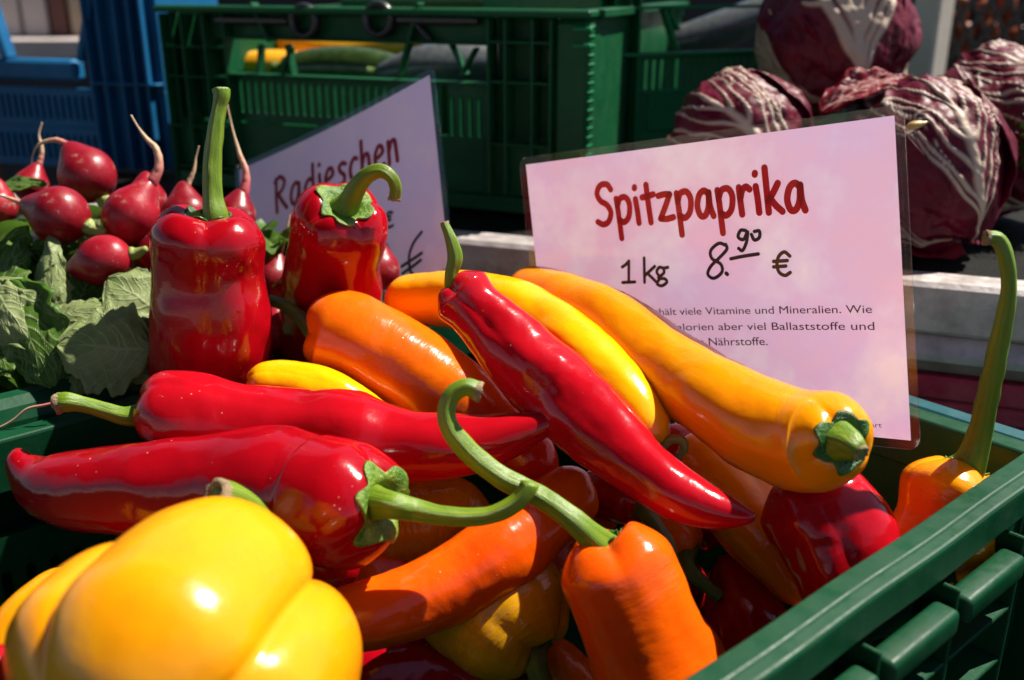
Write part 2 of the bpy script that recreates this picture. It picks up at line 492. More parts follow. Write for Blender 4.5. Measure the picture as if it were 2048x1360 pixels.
pepper('yellow pointed pepper between the diagonal red one and the large orange-yellow one',
    [(1322, 886, 46.9, 36), (1295, 855, 47.2, 52), (1238, 785, 48.4, 64), (1165, 713, 50.4, 69), (1090, 655, 53, 69), (1005, 613, 55, 64), (910, 600, 57, 58), (825, 600, 59, 50), (775, 606, 60, 34)],
    YEL, [(1322, 894, 46.6, 9), (1342, 879, 46.4, 9.5), (1363, 881, 46.3, 10), (1368, 898, 46.3, 9), (1356, 914, 46.4, 8)], nl=3, amp=.07, lift=.1, phase=.3, dent=.04, seed=17, smat=STEMP, cal=.34, socket=.1)
pepper('glossy red pointed pepper lying diagonally on top, stem up, tip to the lower right',
    [(903, 572, 50, 50), (924, 592, 50, 68), (950, 618, 49.8, 62), (985, 652, 49.6, 68), (1050, 722, 49, 79), (1125, 792, 48.4, 86), (1200, 862, 46.6, 78), (1290, 940, 44.6, 62), (1370, 995, 43.5, 54), (1440, 1022, 42.8, 39), (1490, 1032, 42.2, 19), (1512, 1030, 42, 9)],
    RED2, [(903, 548, 49.6, 13), (910, 515, 49.5, 15), (902, 480, 49.4, 12), (889, 446, 49.4, 8)], nl=3, amp=.16, lift=.2, phase=.9, dent=.065, seed=21, cal=.45, calmat=CALYXD, decay=3, socket=.15, tail=.15)
pepper('large orange-yellow pointed pepper leaning along the price sign, its green stem end facing right',
    [(1682, 884, 41.4, 88), (1648, 880, 42.6, 105), (1582, 872, 43.9, 102), (1490, 838, 45.3, 95), (1420, 792, 46.8, 88), (1335, 732, 49.6, 82), (1240, 664, 52.4, 76), (1155, 616, 54.8, 68), (1080, 582, 57, 50), (1025, 568, 58.5, 33)],
    YELO, [(1698, 890, 41.0, 33), (1712, 898, 40.6, 26), (1722, 906, 40.4, 17)], nl=3, amp=.09, lift=.14, phase=.2, dent=.07, seed=25, cal=.72, calmat=CALYXD, socket=.2, calcurl=.2)
pepper('big glossy yellow bell pepper with deep lobes in the near left corner',
    [(462, 1232, 38, 215), (428, 1284, 35.6, 290), (360, 1352, 32.8, 334), (285, 1455, 30.8, 325), (240, 1560, 29.8, 170)],
    BELL, [(515, 1085, 40.5, 40), (496, 1028, 40, 37), (466, 1000, 39.5, 34), (434, 990, 39, 33)], nl=4, amp=.30, lift=.30, phase=.36, warp=.12, fold=.05, sharp=.27, dent=.065, seed=4, cat='bell pepper', group='bell peppers in the front crate', name='bell_pepper',
    cal=.3, socket=.5, shoulder=.75, decay=.9, tail=.5, segs=140, fine=.007)
pepper('smooth orange pepper curved like a banana in the middle of the heap',
    [(1172, 972, 49, 46), (1150, 985, 48.6, 60), (1095, 1030, 47.6, 72), (1010, 1100, 46, 78), (900, 1165, 45, 77), (790, 1215, 44, 72), (690, 1240, 43.5, 66), (600, 1240, 43.5, 50)],
    ORA, None, nl=3, amp=.05, lift=.08, phase=1., dent=.05, seed=31, cal=None, socket=.0, tail=.2)
pepper('orange pepper at the lower right, its long green stem looping up to the left',
    [(1206, 1080, 42.2, 100), (1222, 1120, 42.2, 122), (1246, 1180, 42.2, 121), (1281, 1265, 42.2, 122), (1322, 1355, 42.4, 132), (1380, 1450, 42.6, 105)],
    ORA, [(1178, 1070, 41.5, 27), (1140, 1035, 41.4, 23), (1075, 990, 41.8, 22), (1000, 952, 42, 22), (935, 900, 42, 22), (897, 845, 42, 19), (900, 798, 42, 18), (930, 774, 42, 18), (958, 782, 42, 19)],
    nl=3, amp=.13, lift=.24, phase=2.9, dent=.075, seed=33, cal=.42, calmat=CALYXD, socket=.3)
pepper('wrinkled greenish ochre bell pepper under the curved orange one, stem end pointing down',
    [(1080, 1300, 46.6, 96), (1035, 1255, 47.2, 140), (970, 1190, 48.6, 150), (900, 1130, 50, 115)],
    OCH, [(1072, 1330, 45.6, 24), (1085, 1370, 45.4, 22), (1095, 1400, 45, 20)], nl=4, amp=.16, lift=.18, phase=.5, dent=.09, seed=36, smat=STEMD, cal=.4, calmat=CALYXD, cat='bell pepper', group='bell peppers in the front crate', name='bell_pepper')
pepper('ochre pepper wedged behind the stem of the long red front one',
    [(720, 1070, 51, 80), (800, 1055, 51, 92), (900, 1040, 51, 88), (990, 1040, 51, 60)],
    OCH, None, nl=3, amp=.1, dent=.09, seed=38, cal=None, socket=.1)
pepper('broad red pepper with a dented shiny side by the right rim of the crate',
    [(1600, 955, 46.6, 90), (1625, 1000, 46.2, 118), (1668, 1085, 45.6, 124), (1705, 1170, 45.2, 118), (1740, 1260, 45, 90)],
    RED2, None, nl=3, amp=.12, lift=.15, phase=.9, dent=.14, seed=41, cal=None, tail=.5, fine=.02)
pepper('orange pepper in the far right corner with a tall thick hooked stem',
    [(1928, 938, 47.6, 86), (1912, 975, 47.6, 106), (1890, 1040, 47.6, 96), (1870, 1100, 47.6, 102), (1860, 1180, 47.6, 70)],
    YELO, [(1944, 918, 46.9, 30), (1962, 860, 46.2, 23), (1984, 760, 45.0, 21), (2006, 655, 44, 18), (2018, 580, 43.4, 15), (2012, 515, 43, 15), (1996, 480, 43, 15), (1972, 476, 43, 14)],
    nl=3, amp=.16, lift=.18, phase=.2, dent=.08, seed=44, cal=.5, calmat=STEMD, socket=.16)
pepper('dull orange pepper hanging in shade beneath the large orange-yellow one',
    [(1385, 880, 53, 58), (1440, 950, 52, 84), (1505, 1040, 51, 84), (1565, 1130, 50, 64), (1605, 1210, 49, 30)],
    YELO, None, nl=3, amp=.15, dent=.04, phase=.3, seed=47, cal=None, tail=.6)
pepper('small yellow pepper tucked between the upright red one and the wrinkled orange one',
    [(498, 768, 52.6, 28), (530, 766, 52.6, 44), (585, 772, 52.6, 50), (660, 795, 52.4, 52), (740, 835, 52.2, 42), (800, 860, 52, 25)],
    YEL, None, nl=3, amp=.1, lift=.15, dent=.05, phase=.6, seed=49, cal=None)
pepper('small red pepper with a dark bent stem behind the looping green stem base',
    [(1285, 1010, 49.5, 40), (1262, 1002, 50, 50), (1200, 985, 51, 48), (1150, 975, 52, 30)],
    RED2, [(1290, 1020, 49, 20), (1310, 1050, 48, 15), (1335, 1090, 47, 16), (1342, 1130, 46.5, 14), (1330, 1165, 46.5, 12)], smat=STEMD, calmat=CALYXD, cal=.5, seed=51, end=False)
pepper('dark orange pepper deep in the heap with its brownish stem pointing down right',
    [(1378, 1105, 51, 40), (1360, 1080, 51.3, 50), (1320, 1045, 52, 50), (1270, 1010, 53, 30)],
    ORAR, [(1372, 1130, 50, 17), (1400, 1160, 49.5, 14), (1440, 1195, 49, 13)], smat=STEMD, calmat=CALYXD, cal=.6, seed=53, end=False)
pepper('dark red pointed pepper standing tip up in the shade behind the right rim',
    [(1560, 1480, 47, 90), (1530, 1390, 48, 112), (1500, 1280, 49.5, 98), (1472, 1180, 51, 62), (1445, 1110, 52, 28)],
    RED, None, cal=None, seed=55, nl=3)
pepper('dark red pepper at the bottom edge between the yellow and the ochre bell peppers',
    [(1000, 1390, 49, 60), (930, 1370, 49, 84), (830, 1355, 48.5, 88), (730, 1350, 48, 80), (640, 1340, 48, 50)],
    RED, None, cal=None, seed=57, nl=3)
pepper('bright red pepper peeking in at the bottom left corner under the yellow bell',
    [(40, 1340, 35, 45), (10, 1350, 34.5, 66), (-60, 1370, 34, 75), (-140, 1390, 34, 40)],
    RED2, None, cal=None, seed=58)
pepper('orange pepper tip showing between the ochre bell and the lower right orange one',
    [(1080, 1290, 49, 40), (1120, 1340, 48.6, 58), (1170, 1400, 48, 60), (1210, 1460, 47, 40)],
    ORAR, None, cal=None, seed=60)
pepper('orange pepper filling the gap under the looping stem, mostly hidden',
    [(1040, 1200, 51, 40), (1080, 1150, 51, 64), (1120, 1090, 51.5, 64), (1185, 1040, 52, 50), (1230, 1000, 53, 30)],
    ORA, None, cal=None, seed=61)
pepper('red pepper hidden under the shoulder of the long front one',
    [(560, 1130, 47.5, 40), (610, 1130, 47, 62), (680, 1125, 46.8, 55), (720, 1110, 47, 35)],
    RED, None, cal=None, seed=62)
pepper('dark red pepper in shade just right of the hooked pale stem',
    [(1330, 860, 55, 50), (1370, 930, 54.5, 66), (1400, 1020, 54, 60), (1420, 1100, 53.5, 30)],
    RED, None, cal=None, seed=63)
pepper('second yellow bell pepper half in shade against the slotted left wall',
    [(225, 1175, 43.5, 70), (180, 1220, 43, 108), (105, 1300, 42, 125), (40, 1390, 41, 115), (-10, 1470, 40.5, 70)],
    BELL, None, cal=None, seed=64, nl=4, amp=.22, lift=.2, cat='bell pepper', group='bell peppers in the front crate', name='bell_pepper', tail=.6)
# lower layer of the heap
rngp = random.Random(5)
low = [('dark red pepper at the very bottom edge under the ochre bell stem', (960, 1400, 49), (1180, 1420, 49), RED),
       ('orange pepper half buried right below the long front red one', (620, 1180, 49.5), (860, 1120, 51), ORAR),
       ('dark red pepper glimpsed in the gap above the ochre bell', (980, 1100, 54), (1120, 1180, 53), RED),
       ('dark red pepper glimpsed left of the ochre bell stem', (780, 1270, 51), (960, 1330, 51), RED),
       ('ochre pepper glimpsed beneath the curved orange one at the left', (640, 1300, 51), (800, 1230, 52), OCH),
       ('red pepper deep under the hooked stem of the small red one', (1240, 1120, 55), (1420, 1180, 54), RED),
       ('half-hidden red pepper low in the heap under the left wall', (420, 1250, 50), (620, 1200, 51), RED),
       ('half-hidden ochre pepper low in the heap behind the curved orange one', (760, 1130, 54), (1000, 1080, 55), OCH),
       ('half-hidden dark red pepper low in the heap under the diagonal red one', (1060, 1010, 56), (1230, 1080, 56), RED),
       ('half-hidden orange pepper low in the heap beside the right rim', (1480, 1300, 48), (1700, 1330, 46), ORAR)]
for i, (lb, a, b, m) in enumerate(low):
    mid = ((a[0] + b[0]) / 2, (a[1] + b[1]) / 2 + 20, (a[2] + b[2]) / 2)
    pepper(lb, [a + (50,), mid + (85,), b + (50,)], m, None, cal=None, seed=70 + i, segs=48)

# ------------------------------------------------------------------ plastics and boxes
def plastic(name, c, c2, rough=.36, scuff=.4, sc2=1.0):
    m, n, b = nodes(name)
    tc = N(n, 'ShaderNodeTexCoord'); geo = N(n, 'ShaderNodeNewGeometry')
    v = geo.outputs['Position']
    col = mixc(n, ramp(n, texnoise(n, v, 12, 3), .3, .75), c, c2)
    mp = N(n, 'ShaderNodeMapping'); mp.inputs['Scale'].default_value = (1, 1, 2.2); mp.inputs['Rotation'].default_value = (.3, .2, .9); L(n, v, mp.inputs[0])
    scr = ramp(n, texnoise(n, mp.outputs[0], 160, 7, .75), .64, .72)
    pat = ramp(n, texnoise(n, v, 26, 3), .45, .65)
    mu = N(n, 'ShaderNodeMath', operation='MULTIPLY'); L(n, scr, mu.inputs[0]); L(n, pat, mu.inputs[1])
    mu2 = N(n, 'ShaderNodeMath', operation='MULTIPLY'); L(n, mu.outputs[0], mu2.inputs[0]); mu2.inputs[1].default_value = scuff
    col = mixc(n, mu2.outputs[0], col, lin(150, 150, 110))
    L(n, col, b.inputs['Base Color'])
    L(n, ramp(n, texnoise(n, v, 70, 5, .7), .35, .75, (rough,) * 3 + (1,), (rough + .3,) * 3 + (1,)), b.inputs['Roughness'])
    b.inputs['Specular IOR Level'].default_value = .25
    bp = N(n, 'ShaderNodeBump', i_Strength=.18, i_Distance=.0006); L(n, texnoise(n, v, 420, 5, .7), bp.inputs['Height'])
    bp2 = N(n, 'ShaderNodeBump', i_Strength=.2, i_Distance=.002); L(n, texnoise(n, v, 50, 2), bp2.inputs['Height']); L(n, bp.outputs[0], bp2.inputs['Normal'])
    L(n, bp2.outputs[0], b.inputs['Normal'])
    return m
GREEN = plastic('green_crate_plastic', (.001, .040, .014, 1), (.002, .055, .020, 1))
GREEN_SUN = plastic('sunlit_green_crate_plastic', (.003, .13, .045, 1), (.006, .18, .062, 1), scuff=.2)  # brighter copy of the crate green, sunlight put into its colour
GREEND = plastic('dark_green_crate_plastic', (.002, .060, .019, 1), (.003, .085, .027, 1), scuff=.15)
BLUE = plastic('blue_crate_plastic', (.006, .085, .21, 1), (.010, .13, .30, 1), scuff=.15)
BLACKP = simple('black_plastic', (.012, .012, .013, 1), (.02, .02, .022, 1), rough=.35, scale=30)

BOXF = None
def box_data(sx, sy, sz, bv):
    """chamfered box: 24 vertices, 44 triangles"""
    bv = min(bv, sx * .45, sy * .45, sz * .45)
    V = []; idx = {}
    hx, hy, hz = sx / 2, sy / 2, sz / 2
    for X in (-1, 1):
        for Y in (-1, 1):
            for Z in (-1, 1):
                for a in range(3):
                    v = [X * (hx - bv), Y * (hy - bv), Z * (hz - bv)]
                    v[a] = (X, Y, Z)[a] * (hx, hy, hz)[a]
                    idx[(X, Y, Z, a)] = len(V); V.append(v)
    Fc = []
    def add(l):
        vs = np.array([V[i] for i in l]); c = vs.mean(0)
        nrm = np.cross(vs[1] - vs[0], vs[2] - vs[0])
        Fc.append(l if np.dot(nrm, c) > 0 else l[::-1])
    for a in range(3):
        o = [i for i in range(3) if i != a]
        for s in (-1, 1):
            l = []
            for (p_, q) in ((-1, -1), (1, -1), (1, 1), (-1, 1)):
                k = [0, 0, 0]; k[a] = s; k[o[0]] = p_; k[o[1]] = q
                l.append(idx[tuple(k) + (a,)])
            add(l)
    for a in range(3):
        o = [i for i in range(3) if i != a]
        for p_ in (-1, 1):
            for q in (-1, 1):
                k0 = [0, 0, 0]; k0[o[0]] = p_; k0[o[1]] = q
                ka = list(k0); ka[a] = -1; kb = list(k0); kb[a] = 1
                add([idx[tuple(ka) + (o[0],)], idx[tuple(kb) + (o[0],)], idx[tuple(kb) + (o[1],)], idx[tuple(ka) + (o[1],)]])
    for X in (-1, 1):
        for Y in (-1, 1):
            for Z in (-1, 1):
                add([idx[(X, Y, Z, a)] for a in range(3)])
    return np.array(V), Fc

class Face:
    """a wall plane: o origin on the ground line, d along, n outward (all metres), z up"""
    cache = {}
    def __init__(s, o, d, root, n=None):
        s.o = np.array([o[0], o[1], 0.]); d = np.array([d[0], d[1], 0.]); s.d = d / np.linalg.norm(d)
        s.n = np.array([s.d[1], -s.d[0], 0.]) if n is None else np.array(n, float)
        s.root = root
    def uz(s, px, py, off=0):
        q = ray_plane(px, py, s.o + s.n * off, s.n)
        return float(np.dot(q - s.o, s.d)), float(q[2])
    def box(s, name, u0, u1, z0, z1, n0, n1, mat, bv=.0006, parent=None, roll=0):
        su, sz, sn = abs(u1 - u0), abs(z1 - z0), abs(n1 - n0)
        key = (round(su, 4), round(sz, 4), round(sn, 4), bv, mat.name, round(float(s.d[0]), 3), round(float(s.d[1]), 3), round(roll, 3))
        if key not in Face.cache:
            V, Fc = box_data(su, sn, sz, bv)
            ca, sa = math.cos(roll), math.sin(roll)
            V = np.stack([V[:, 0] * ca - V[:, 2] * sa, V[:, 1], V[:, 0] * sa + V[:, 2] * ca], -1)
            W = V[:, :1] * s.d + V[:, 1:2] * s.n + V[:, 2:] * np.array([0, 0, 1.])
            me = mesh(name, W, Fc, smooth=False); me.materials.append(mat)
            Face.cache[key] = me
        c = s.o + s.d * (u0 + u1) / 2 + s.n * (n0 + n1) / 2 + np.array([0, 0, (z0 + z1) / 2])
        par = parent or s.root
        return obj(name, Face.cache[key], None, par, c - wloc(par))
    def bar(s, name, u0, z0, u1, z1, w_, n0, n1, mat, bv=.0006):
        L_ = math.hypot(u1 - u0, z1 - z0); a = math.atan2(z1 - z0, u1 - u0)
        uc, zc = (u0 + u1) / 2, (z0 + z1) / 2
        return s.box(name, uc - L_ / 2, uc + L_ / 2, zc - w_ / 2, zc + w_ / 2, n0, n1, mat, bv, roll=a)
    def slots(s, name, u0, u1, z0, z1, ns, sw, sh, n0, n1, mat, seg=20):
        """panel with ns upright slots with round ends, one mesh with depth"""
        cw = (u1 - u0) / ns; H = z1 - z0
        rect = []; hole = []
        for j in range(seg):
            t = 2 * math.pi * (j + .5) / seg
            x, y = math.cos(t), math.sin(t)
            k = 1 / max(abs(x), abs(y))
            rect.append((x * k * cw / 2, y * k * H / 2))
            hx = x * sw / 2; hy = y * sw / 2 + (sh - sw) / 2 * (1 if y > 0 else -1)
            hole.append((hx, hy))
        # exact corners
        for j, (x, y) in enumerate(rect):
            pass
        V = []; Fc = []
        for i in range(ns):
            uc = u0 + cw * (i + .5); zc = (z0 + z1) / 2
            b0 = len(V)
            for nn_ in (n1, n0):
                for (x, y) in rect: V.append((uc + x, nn_, zc + y))
                for (x, y) in hole: V.append((uc + x, nn_, zc + y))
            for j in range(seg):
                k = (j + 1) % seg
                Fc.append((b0 + j, b0 + k, b0 + seg + k, b0 + seg + j))
                Fc.append((b0 + 2 * seg + k, b0 + 2 * seg + j, b0 + 3 * seg + j, b0 + 3 * seg + k))
                Fc.append((b0 + seg + j, b0 + seg + k, b0 + 3 * seg + k, b0 + 3 * seg + j))
            # corners left over by the ray outline
            for sx_, sy_ in ((1, 1), (-1, 1), (-1, -1), (1, -1)):
                for nn_, o_ in ((n1, 0), (n0, 2 * seg)):
                    V.append((uc + sx_ * cw / 2, nn_, zc + sy_ * H / 2)); c_ = len(V) - 1
                    best = sorted(range(seg), key=lambda j: (rect[j][0] - sx_ * cw / 2) ** 2 + (rect[j][1] - sy_ * H / 2) ** 2)[:2]
                    if abs(best[0] - best[1]) in (1, seg - 1): Fc.append((c_, b0 + o_ + best[0], b0 + o_ + best[1]))
        V = np.array(V)
        W = s.o + V[:, :1] * s.d + V[:, 1:2] * s.n + V[:, 2:] * np.array([0, 0, 1.])
        return meshobj(name, W, Fc, mat, s.root, smooth=False)

dA = np.array([.754, .657]); dB = np.array([.657, -.754])          # along the right wall, along the back wall
RIMZ = .184
corner = np.array([.255, .434])
# ------------------------------------------------------------------ front crate with the peppers
fc_ = empty('produce_crate', (0.02, .43, 0), 'dark green plastic crate in the foreground holding the heap of peppers', 'crate', 'green plastic crates on the stall')
LEN = .56
o_right = corner - dA * LEN                      # near end of the right wall
right = Face(o_right, dA, fc_)                   # n = (d.y,-d.x) = outward right-near
def rim_sweep(face, u0, u1, name='rim', zt=RIMZ, mat=GREEN, prof=None):
    """moulded rim with rounded section swept along the wall"""
    prof = prof or [(-.006, -.028), (-.006, -.0018), (-.0056, -.0007), (-.0048, -.0001), (.0030, 0), (.0038, -.0003), (.0046, -.0010), (.0085, -.0013), (.0095, -.0016), (.0102, -.0026), (.0104, -.0040), (.0108, -.0165), (.0104, -.0175), (.0096, -.0175), (.0088, -.0165), (.0086, -.0060), (.0070, -.0048), (0, -.0046), (-.0015, -.0065), (-.0018, -.028)]
    prof = np.array(prof)
    nu = 40
    V = []
    for u in np.linspace(u0, u1, nu):
        j = .0003 * math.sin(u * 60) 
        for a, b in prof:
            V.append(face.o + face.d * u + face.n * (a + j) + np.array([0, 0, zt + b + .0004 * math.sin(u * 23)]))
    m = len(prof)
    Fc = [list(f) for f in grid_faces(nu, m)] + [list(range(m))[::-1], [(nu - 1) * m + i for i in range(m)]]
    o = meshobj(name, V, Fc, mat, face.root)
    o.data.polygons.foreach_set('use_smooth', [False] * len(o.data.polygons))
    return o
rim_sweep(right, 0, LEN)
right.box('side_wall', 0, LEN, .004, .062, -.004, -.0015, GREEN)
right.slots('slotted_panel', .018 - .062, .018 + .062 * 9, .0625, .156, 10, .034, .066, -.004, -.0015, GREEN, seg=28)
pitch_ = .062
PAD = None
for i in range(9):
    u = .018 + i * pitch_
    right.box('rib', u - .0012, u + .0012, .004, .163, -.001, .017, GREEN)
    if i < 8:
        if PAD is None:
            bm = bmesh.new(); bmesh.ops.create_cube(bm, size=1)
            for v in bm.verts: v.co = Vector((v.co.x * (pitch_ - .008), v.co.y * .012, v.co.z * .0125))
            bmesh.ops.bevel(bm, geom=bm.edges[:], offset=.0030, segments=4, affect='EDGES', profile=.5)
            for v in bm.verts:
                x, y, z_ = v.co; v.co = Vector((right.d[0] * x + right.n[0] * y, right.d[1] * x + right.n[1] * y, z_))
            PAD = bpy.data.meshes.new('pad'); bm.to_mesh(PAD); bm.free(); PAD.polygons.foreach_set('use_smooth', [True] * len(PAD.polygons)); PAD.materials.append(GREEN)
        obj('pad', PAD, None, fc_, right.o + right.d * (u + pitch_ / 2) + right.n * .015 + np.array([0, 0, .151]) - wloc(fc_))
        for z in (.126, .097, .066):
            right.box('ledge', u + .0012, u + pitch_ - .0012, z - .0012, z + .0012, -.001, .0165, GREEN)
wid = .352
back = Face(corner - dB * wid, dB, fc_, n=np.array([.754, .657, 0]))
rim_sweep(back, 0, wid)
back.box('side_wall', 0, wid, .004, .155, -.004, -.0015, GREEN)
for i in range(6):
    u = .03 + i * .06
    back.box('rib', u - .0012, u + .0012, .004, .163, -.001, .014, GREEN)
left = Face(corner - dB * wid - dA * LEN, dA, fc_, n=np.array([-.657, .754, 0]))
rim_sweep(left, 0, LEN)
left.slots('slotted_panel', .0, LEN, .06, .130, 46, .0052, .030, -.004, -.001, GREEN)
left.box('side_wall', 0, LEN, .004, .0595, -.004, -.001, GREEN)
for i in range(5):
    u = .04 + i * .12
    left.box('rib', u - .0014, u + .0014, .131, .156, -.0045, .004, GREEN)
near = Face(o_right - dB * wid, dB, fc_, n=np.array([-.754, -.657, 0]))
rim_sweep(near, 0, wid)
near.box('side_wall', 0, wid, .004, .155, -.004, -.0015, GREEN)
V, Fc = box_data(wid, LEN, .003, .0005)
cen = corner - dB * wid / 2 - dA * LEN / 2
W = V[:, :1] * np.array([dB[0], dB[1], 0]) + V[:, 1:2] * np.array([dA[0], dA[1], 0]) + V[:, 2:] * np.array([0, 0, 1.]) + np.array([cen[0], cen[1], .0018])
meshobj('crate_floor', W, Fc, GREEN, fc_, smooth=False)

# ------------------------------------------------------------------ radish crate
rc_ = empty('produce_crate', (-.3, .62, 0), 'dark green plastic crate at the left full of radishes and their leaves', 'crate', 'green plastic crates on the stall')
lo = corner - dB * (wid + .036) - dA * (LEN - .02)
rr_ = Face(lo, dA, rc_)
rp = [(-.006, -.04), (-.006, -.006), (-.004, -.002), (0, 0), (.006, -.001), (.0115, -.005), (.0145, -.012), (.0150, -.024), (.0135, -.026), (.012, -.024), (.0115, -.013), (.009, -.007), (0, -.005), (-.002, -.008), (-.002, -.04)]
rim_sweep(rr_, 0, .62, zt=.192, prof=rp)
rr_.box('side_wall', 0, .62, .004, .155, -.006, -.002, GREEN)
o2 = lo + dA * .62
rb = Face(o2 - dB * .40, dB, rc_, n=np.array([.754, .657, 0]))
rim_sweep(rb, 0, .40, zt=.15); rb.box('side_wall', 0, .4, .004, .125, -.004, -.001, GREEN)
V, Fc = box_data(.4, .62, .003, .0005)
cen = lo - dB * .2 + dA * .31
W = V[:, :1] * np.array([dB[0], dB[1], 0]) + V[:, 1:2] * np.array([dA[0], dA[1], 0]) + V[:, 2:] * np.array([0, 0, 1.]) + np.array([cen[0], cen[1], .0018])
meshobj('crate_floor', W, Fc, GREEN, rc_, smooth=False)

# ------------------------------------------------------------------ stall table, ground, raised shelf
def slab(name, cx, cy, cz, sx, sy, sz, mat, rot=0, bv=.002, parent=None):
    V, Fc = box_data(sx, sy, sz, bv)
    c, s_ = math.cos(rot), math.sin(rot)
    W = np.stack([V[:, 0] * c - V[:, 1] * s_ + cx, V[:, 0] * s_ + V[:, 1] * c + cy, V[:, 2] + cz], -1)
    return meshobj(name, W, Fc, mat, parent, smooth=False)
ASPH = simple('asphalt', (.035, .034, .036, 1), (.06, .058, .06, 1), rough=.9, scale=120, bump=.5, bdist=.004)
g = slab('ground', 0, 40, -.86, 160, 160, .1, ASPH); tag(g, kind='structure')
DARKCL = simple('dark_table_cloth', (.012, .012, .014, 1), (.02, .018, .018, 1), rough=.85, scale=60, bump=.4)
t = empty('market_table', (0, .3, -.81), 'dark covered market table carrying the produce crates', 'table')
slab('table_top', 0, .55, -.012, 2.6, 1.5, .022, DARKCL, parent=t)
for sx_ in (-1.2, 1.2):
    for sy_ in (-.1, 1.2):
        slab('leg', sx_, sy_, -.417, .05, .05, .785, DARKCL, parent=t)

METAL = simple('worn_aluminium', (.60, .55, .53, 1), (.34, .30, .29, 1), rough=.38, scale=55, bump=.5, bdist=.0008, metal=.35, r2=.6)
SH = np.array([-.031, .712]); sd = np.array([.939, -.344])
SHZ = .22
sh = empty('display_shelf', (0, .8, 0), 'raised display shelf with black top and worn aluminium edge rails', 'shelf')
sf = Face(SH - sd * .45, sd, sh)     # n = toward viewer
SLEN = 1.1
BLK = simple('black_wet_shelf_lining', (.003, .0035, .003, 1), (.007, .008, .005, 1), spec=.12, rough=.6, scale=160, bump=.7, bdist=.002, r2=.8)
for zt, n0, n1, z0, z1, bv, nm in ((0, -.030, .0, SHZ - .036, SHZ - .0015, .003, 'edge_rail'), (0, -.028, .004, SHZ - .062, SHZ - .0375, .010, 'lower_rail')):
    sf.box(nm, 0, SLEN, z0, z1, n0, n1, METAL, bv=bv)
sf.box('shelf_top', 0, SLEN, SHZ - .012, SHZ - .004, -.75, -.031, BLK)
for u in (.05, .6, 1.05):
    sf.box('support', u - .02, u + .02, .0, SHZ - .064, -.05, -.03, METAL)
PINK = simple('red_pink_stacked_sheets', (.42, .02, .06, 1), (.55, .09, .14, 1), rough=.7, scale=45, bump=.5)
pk = empty('sheet_stack', (.4, .62, 0), 'stack of dark red packing sheets lying under the aluminium shelf edge', 'sheets')
z = SHZ - .065 - .055
pf = Face(SH - sd * .2, sd, pk)
hs = [.017, .0135, .015, .013]
z1 = SHZ - .066
for i, h in enumerate(hs):
    pf.box('sheet', .30, .95, z1 - h, z1 - .0007, -.25, -.006 - .0015 * (i % 2), PINK, bv=.0025); z1 -= h
pf.box('bottom_sheet', .30, .95, .0, z1 - .001, -.25, -.010, DARKCL, bv=.002)

# blue-green crate edge behind the back rim
bb = empty('folded_crate', (.3, .52, 0), 'blue-green crate edge lying behind the back rim of the pepper crate', 'crate')
of = corner + dA * .016 - dB * wid
bfc = Face(of, dB, bb, n=np.array([.754, .657, 0]))
bfc.box('crate_edge', .12, .62, .165, .178, .004, .02, plastic('teal_plastic', (.01, .07, .08, 1), (.02, .10, .12, 1)), bv=.003)
bfc.box('crate_side', .12, .62, .002, .164, .006, .018, GREEN, bv=.002)

# ------------------------------------------------------------------ shaded green crate on the shelf
def rib_h(f, px0, px1, py, w_, n0, n1, mat, pym=None):
    u0, z0 = f.uz(px0, py); u1, _ = f.uz(px1, py if pym is None else pym)
    return f.box('rail', u0, u1, z0 - w_ / 2, z0 + w_ / 2, n0, n1, mat)
def rib_v(f, px, py0, py1, w_, n0, n1, mat, name='rib'):
    u0, z0 = f.uz(px, (py0 + py1) / 2); _, za = f.uz(px, py0); _, zb = f.uz(px, py1)
    return f.box(name, u0 - w_ / 2, u0 + w_ / 2, zb, za, n0, n1, mat)

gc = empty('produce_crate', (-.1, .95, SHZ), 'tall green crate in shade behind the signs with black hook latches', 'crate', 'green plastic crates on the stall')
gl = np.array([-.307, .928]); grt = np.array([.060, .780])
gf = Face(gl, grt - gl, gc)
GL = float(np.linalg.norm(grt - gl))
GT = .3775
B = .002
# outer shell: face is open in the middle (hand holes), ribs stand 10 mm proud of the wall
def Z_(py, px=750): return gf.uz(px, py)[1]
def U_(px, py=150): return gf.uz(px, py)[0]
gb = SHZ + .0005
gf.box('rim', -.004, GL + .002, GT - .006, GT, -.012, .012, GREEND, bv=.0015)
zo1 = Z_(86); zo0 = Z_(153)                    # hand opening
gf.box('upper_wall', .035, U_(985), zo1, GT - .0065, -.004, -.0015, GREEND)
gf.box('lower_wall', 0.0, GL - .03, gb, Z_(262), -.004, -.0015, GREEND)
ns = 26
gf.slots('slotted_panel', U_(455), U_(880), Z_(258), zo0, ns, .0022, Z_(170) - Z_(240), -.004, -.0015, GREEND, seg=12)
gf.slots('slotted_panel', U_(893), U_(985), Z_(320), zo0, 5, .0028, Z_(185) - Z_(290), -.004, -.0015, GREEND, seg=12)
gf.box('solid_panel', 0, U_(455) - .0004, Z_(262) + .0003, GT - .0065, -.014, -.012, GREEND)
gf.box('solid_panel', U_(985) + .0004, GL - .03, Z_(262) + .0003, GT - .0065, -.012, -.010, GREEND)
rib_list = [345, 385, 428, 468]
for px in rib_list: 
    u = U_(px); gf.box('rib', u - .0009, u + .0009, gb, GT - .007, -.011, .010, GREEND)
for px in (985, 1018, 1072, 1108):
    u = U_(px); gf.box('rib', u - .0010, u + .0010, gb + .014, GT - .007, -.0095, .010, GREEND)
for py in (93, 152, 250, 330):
    zc = Z_(py, 400); gf.box('rail', U_(345) + .001, U_(468) - .001, zc - .0008, zc + .0008, -.011, .0095, GREEND)
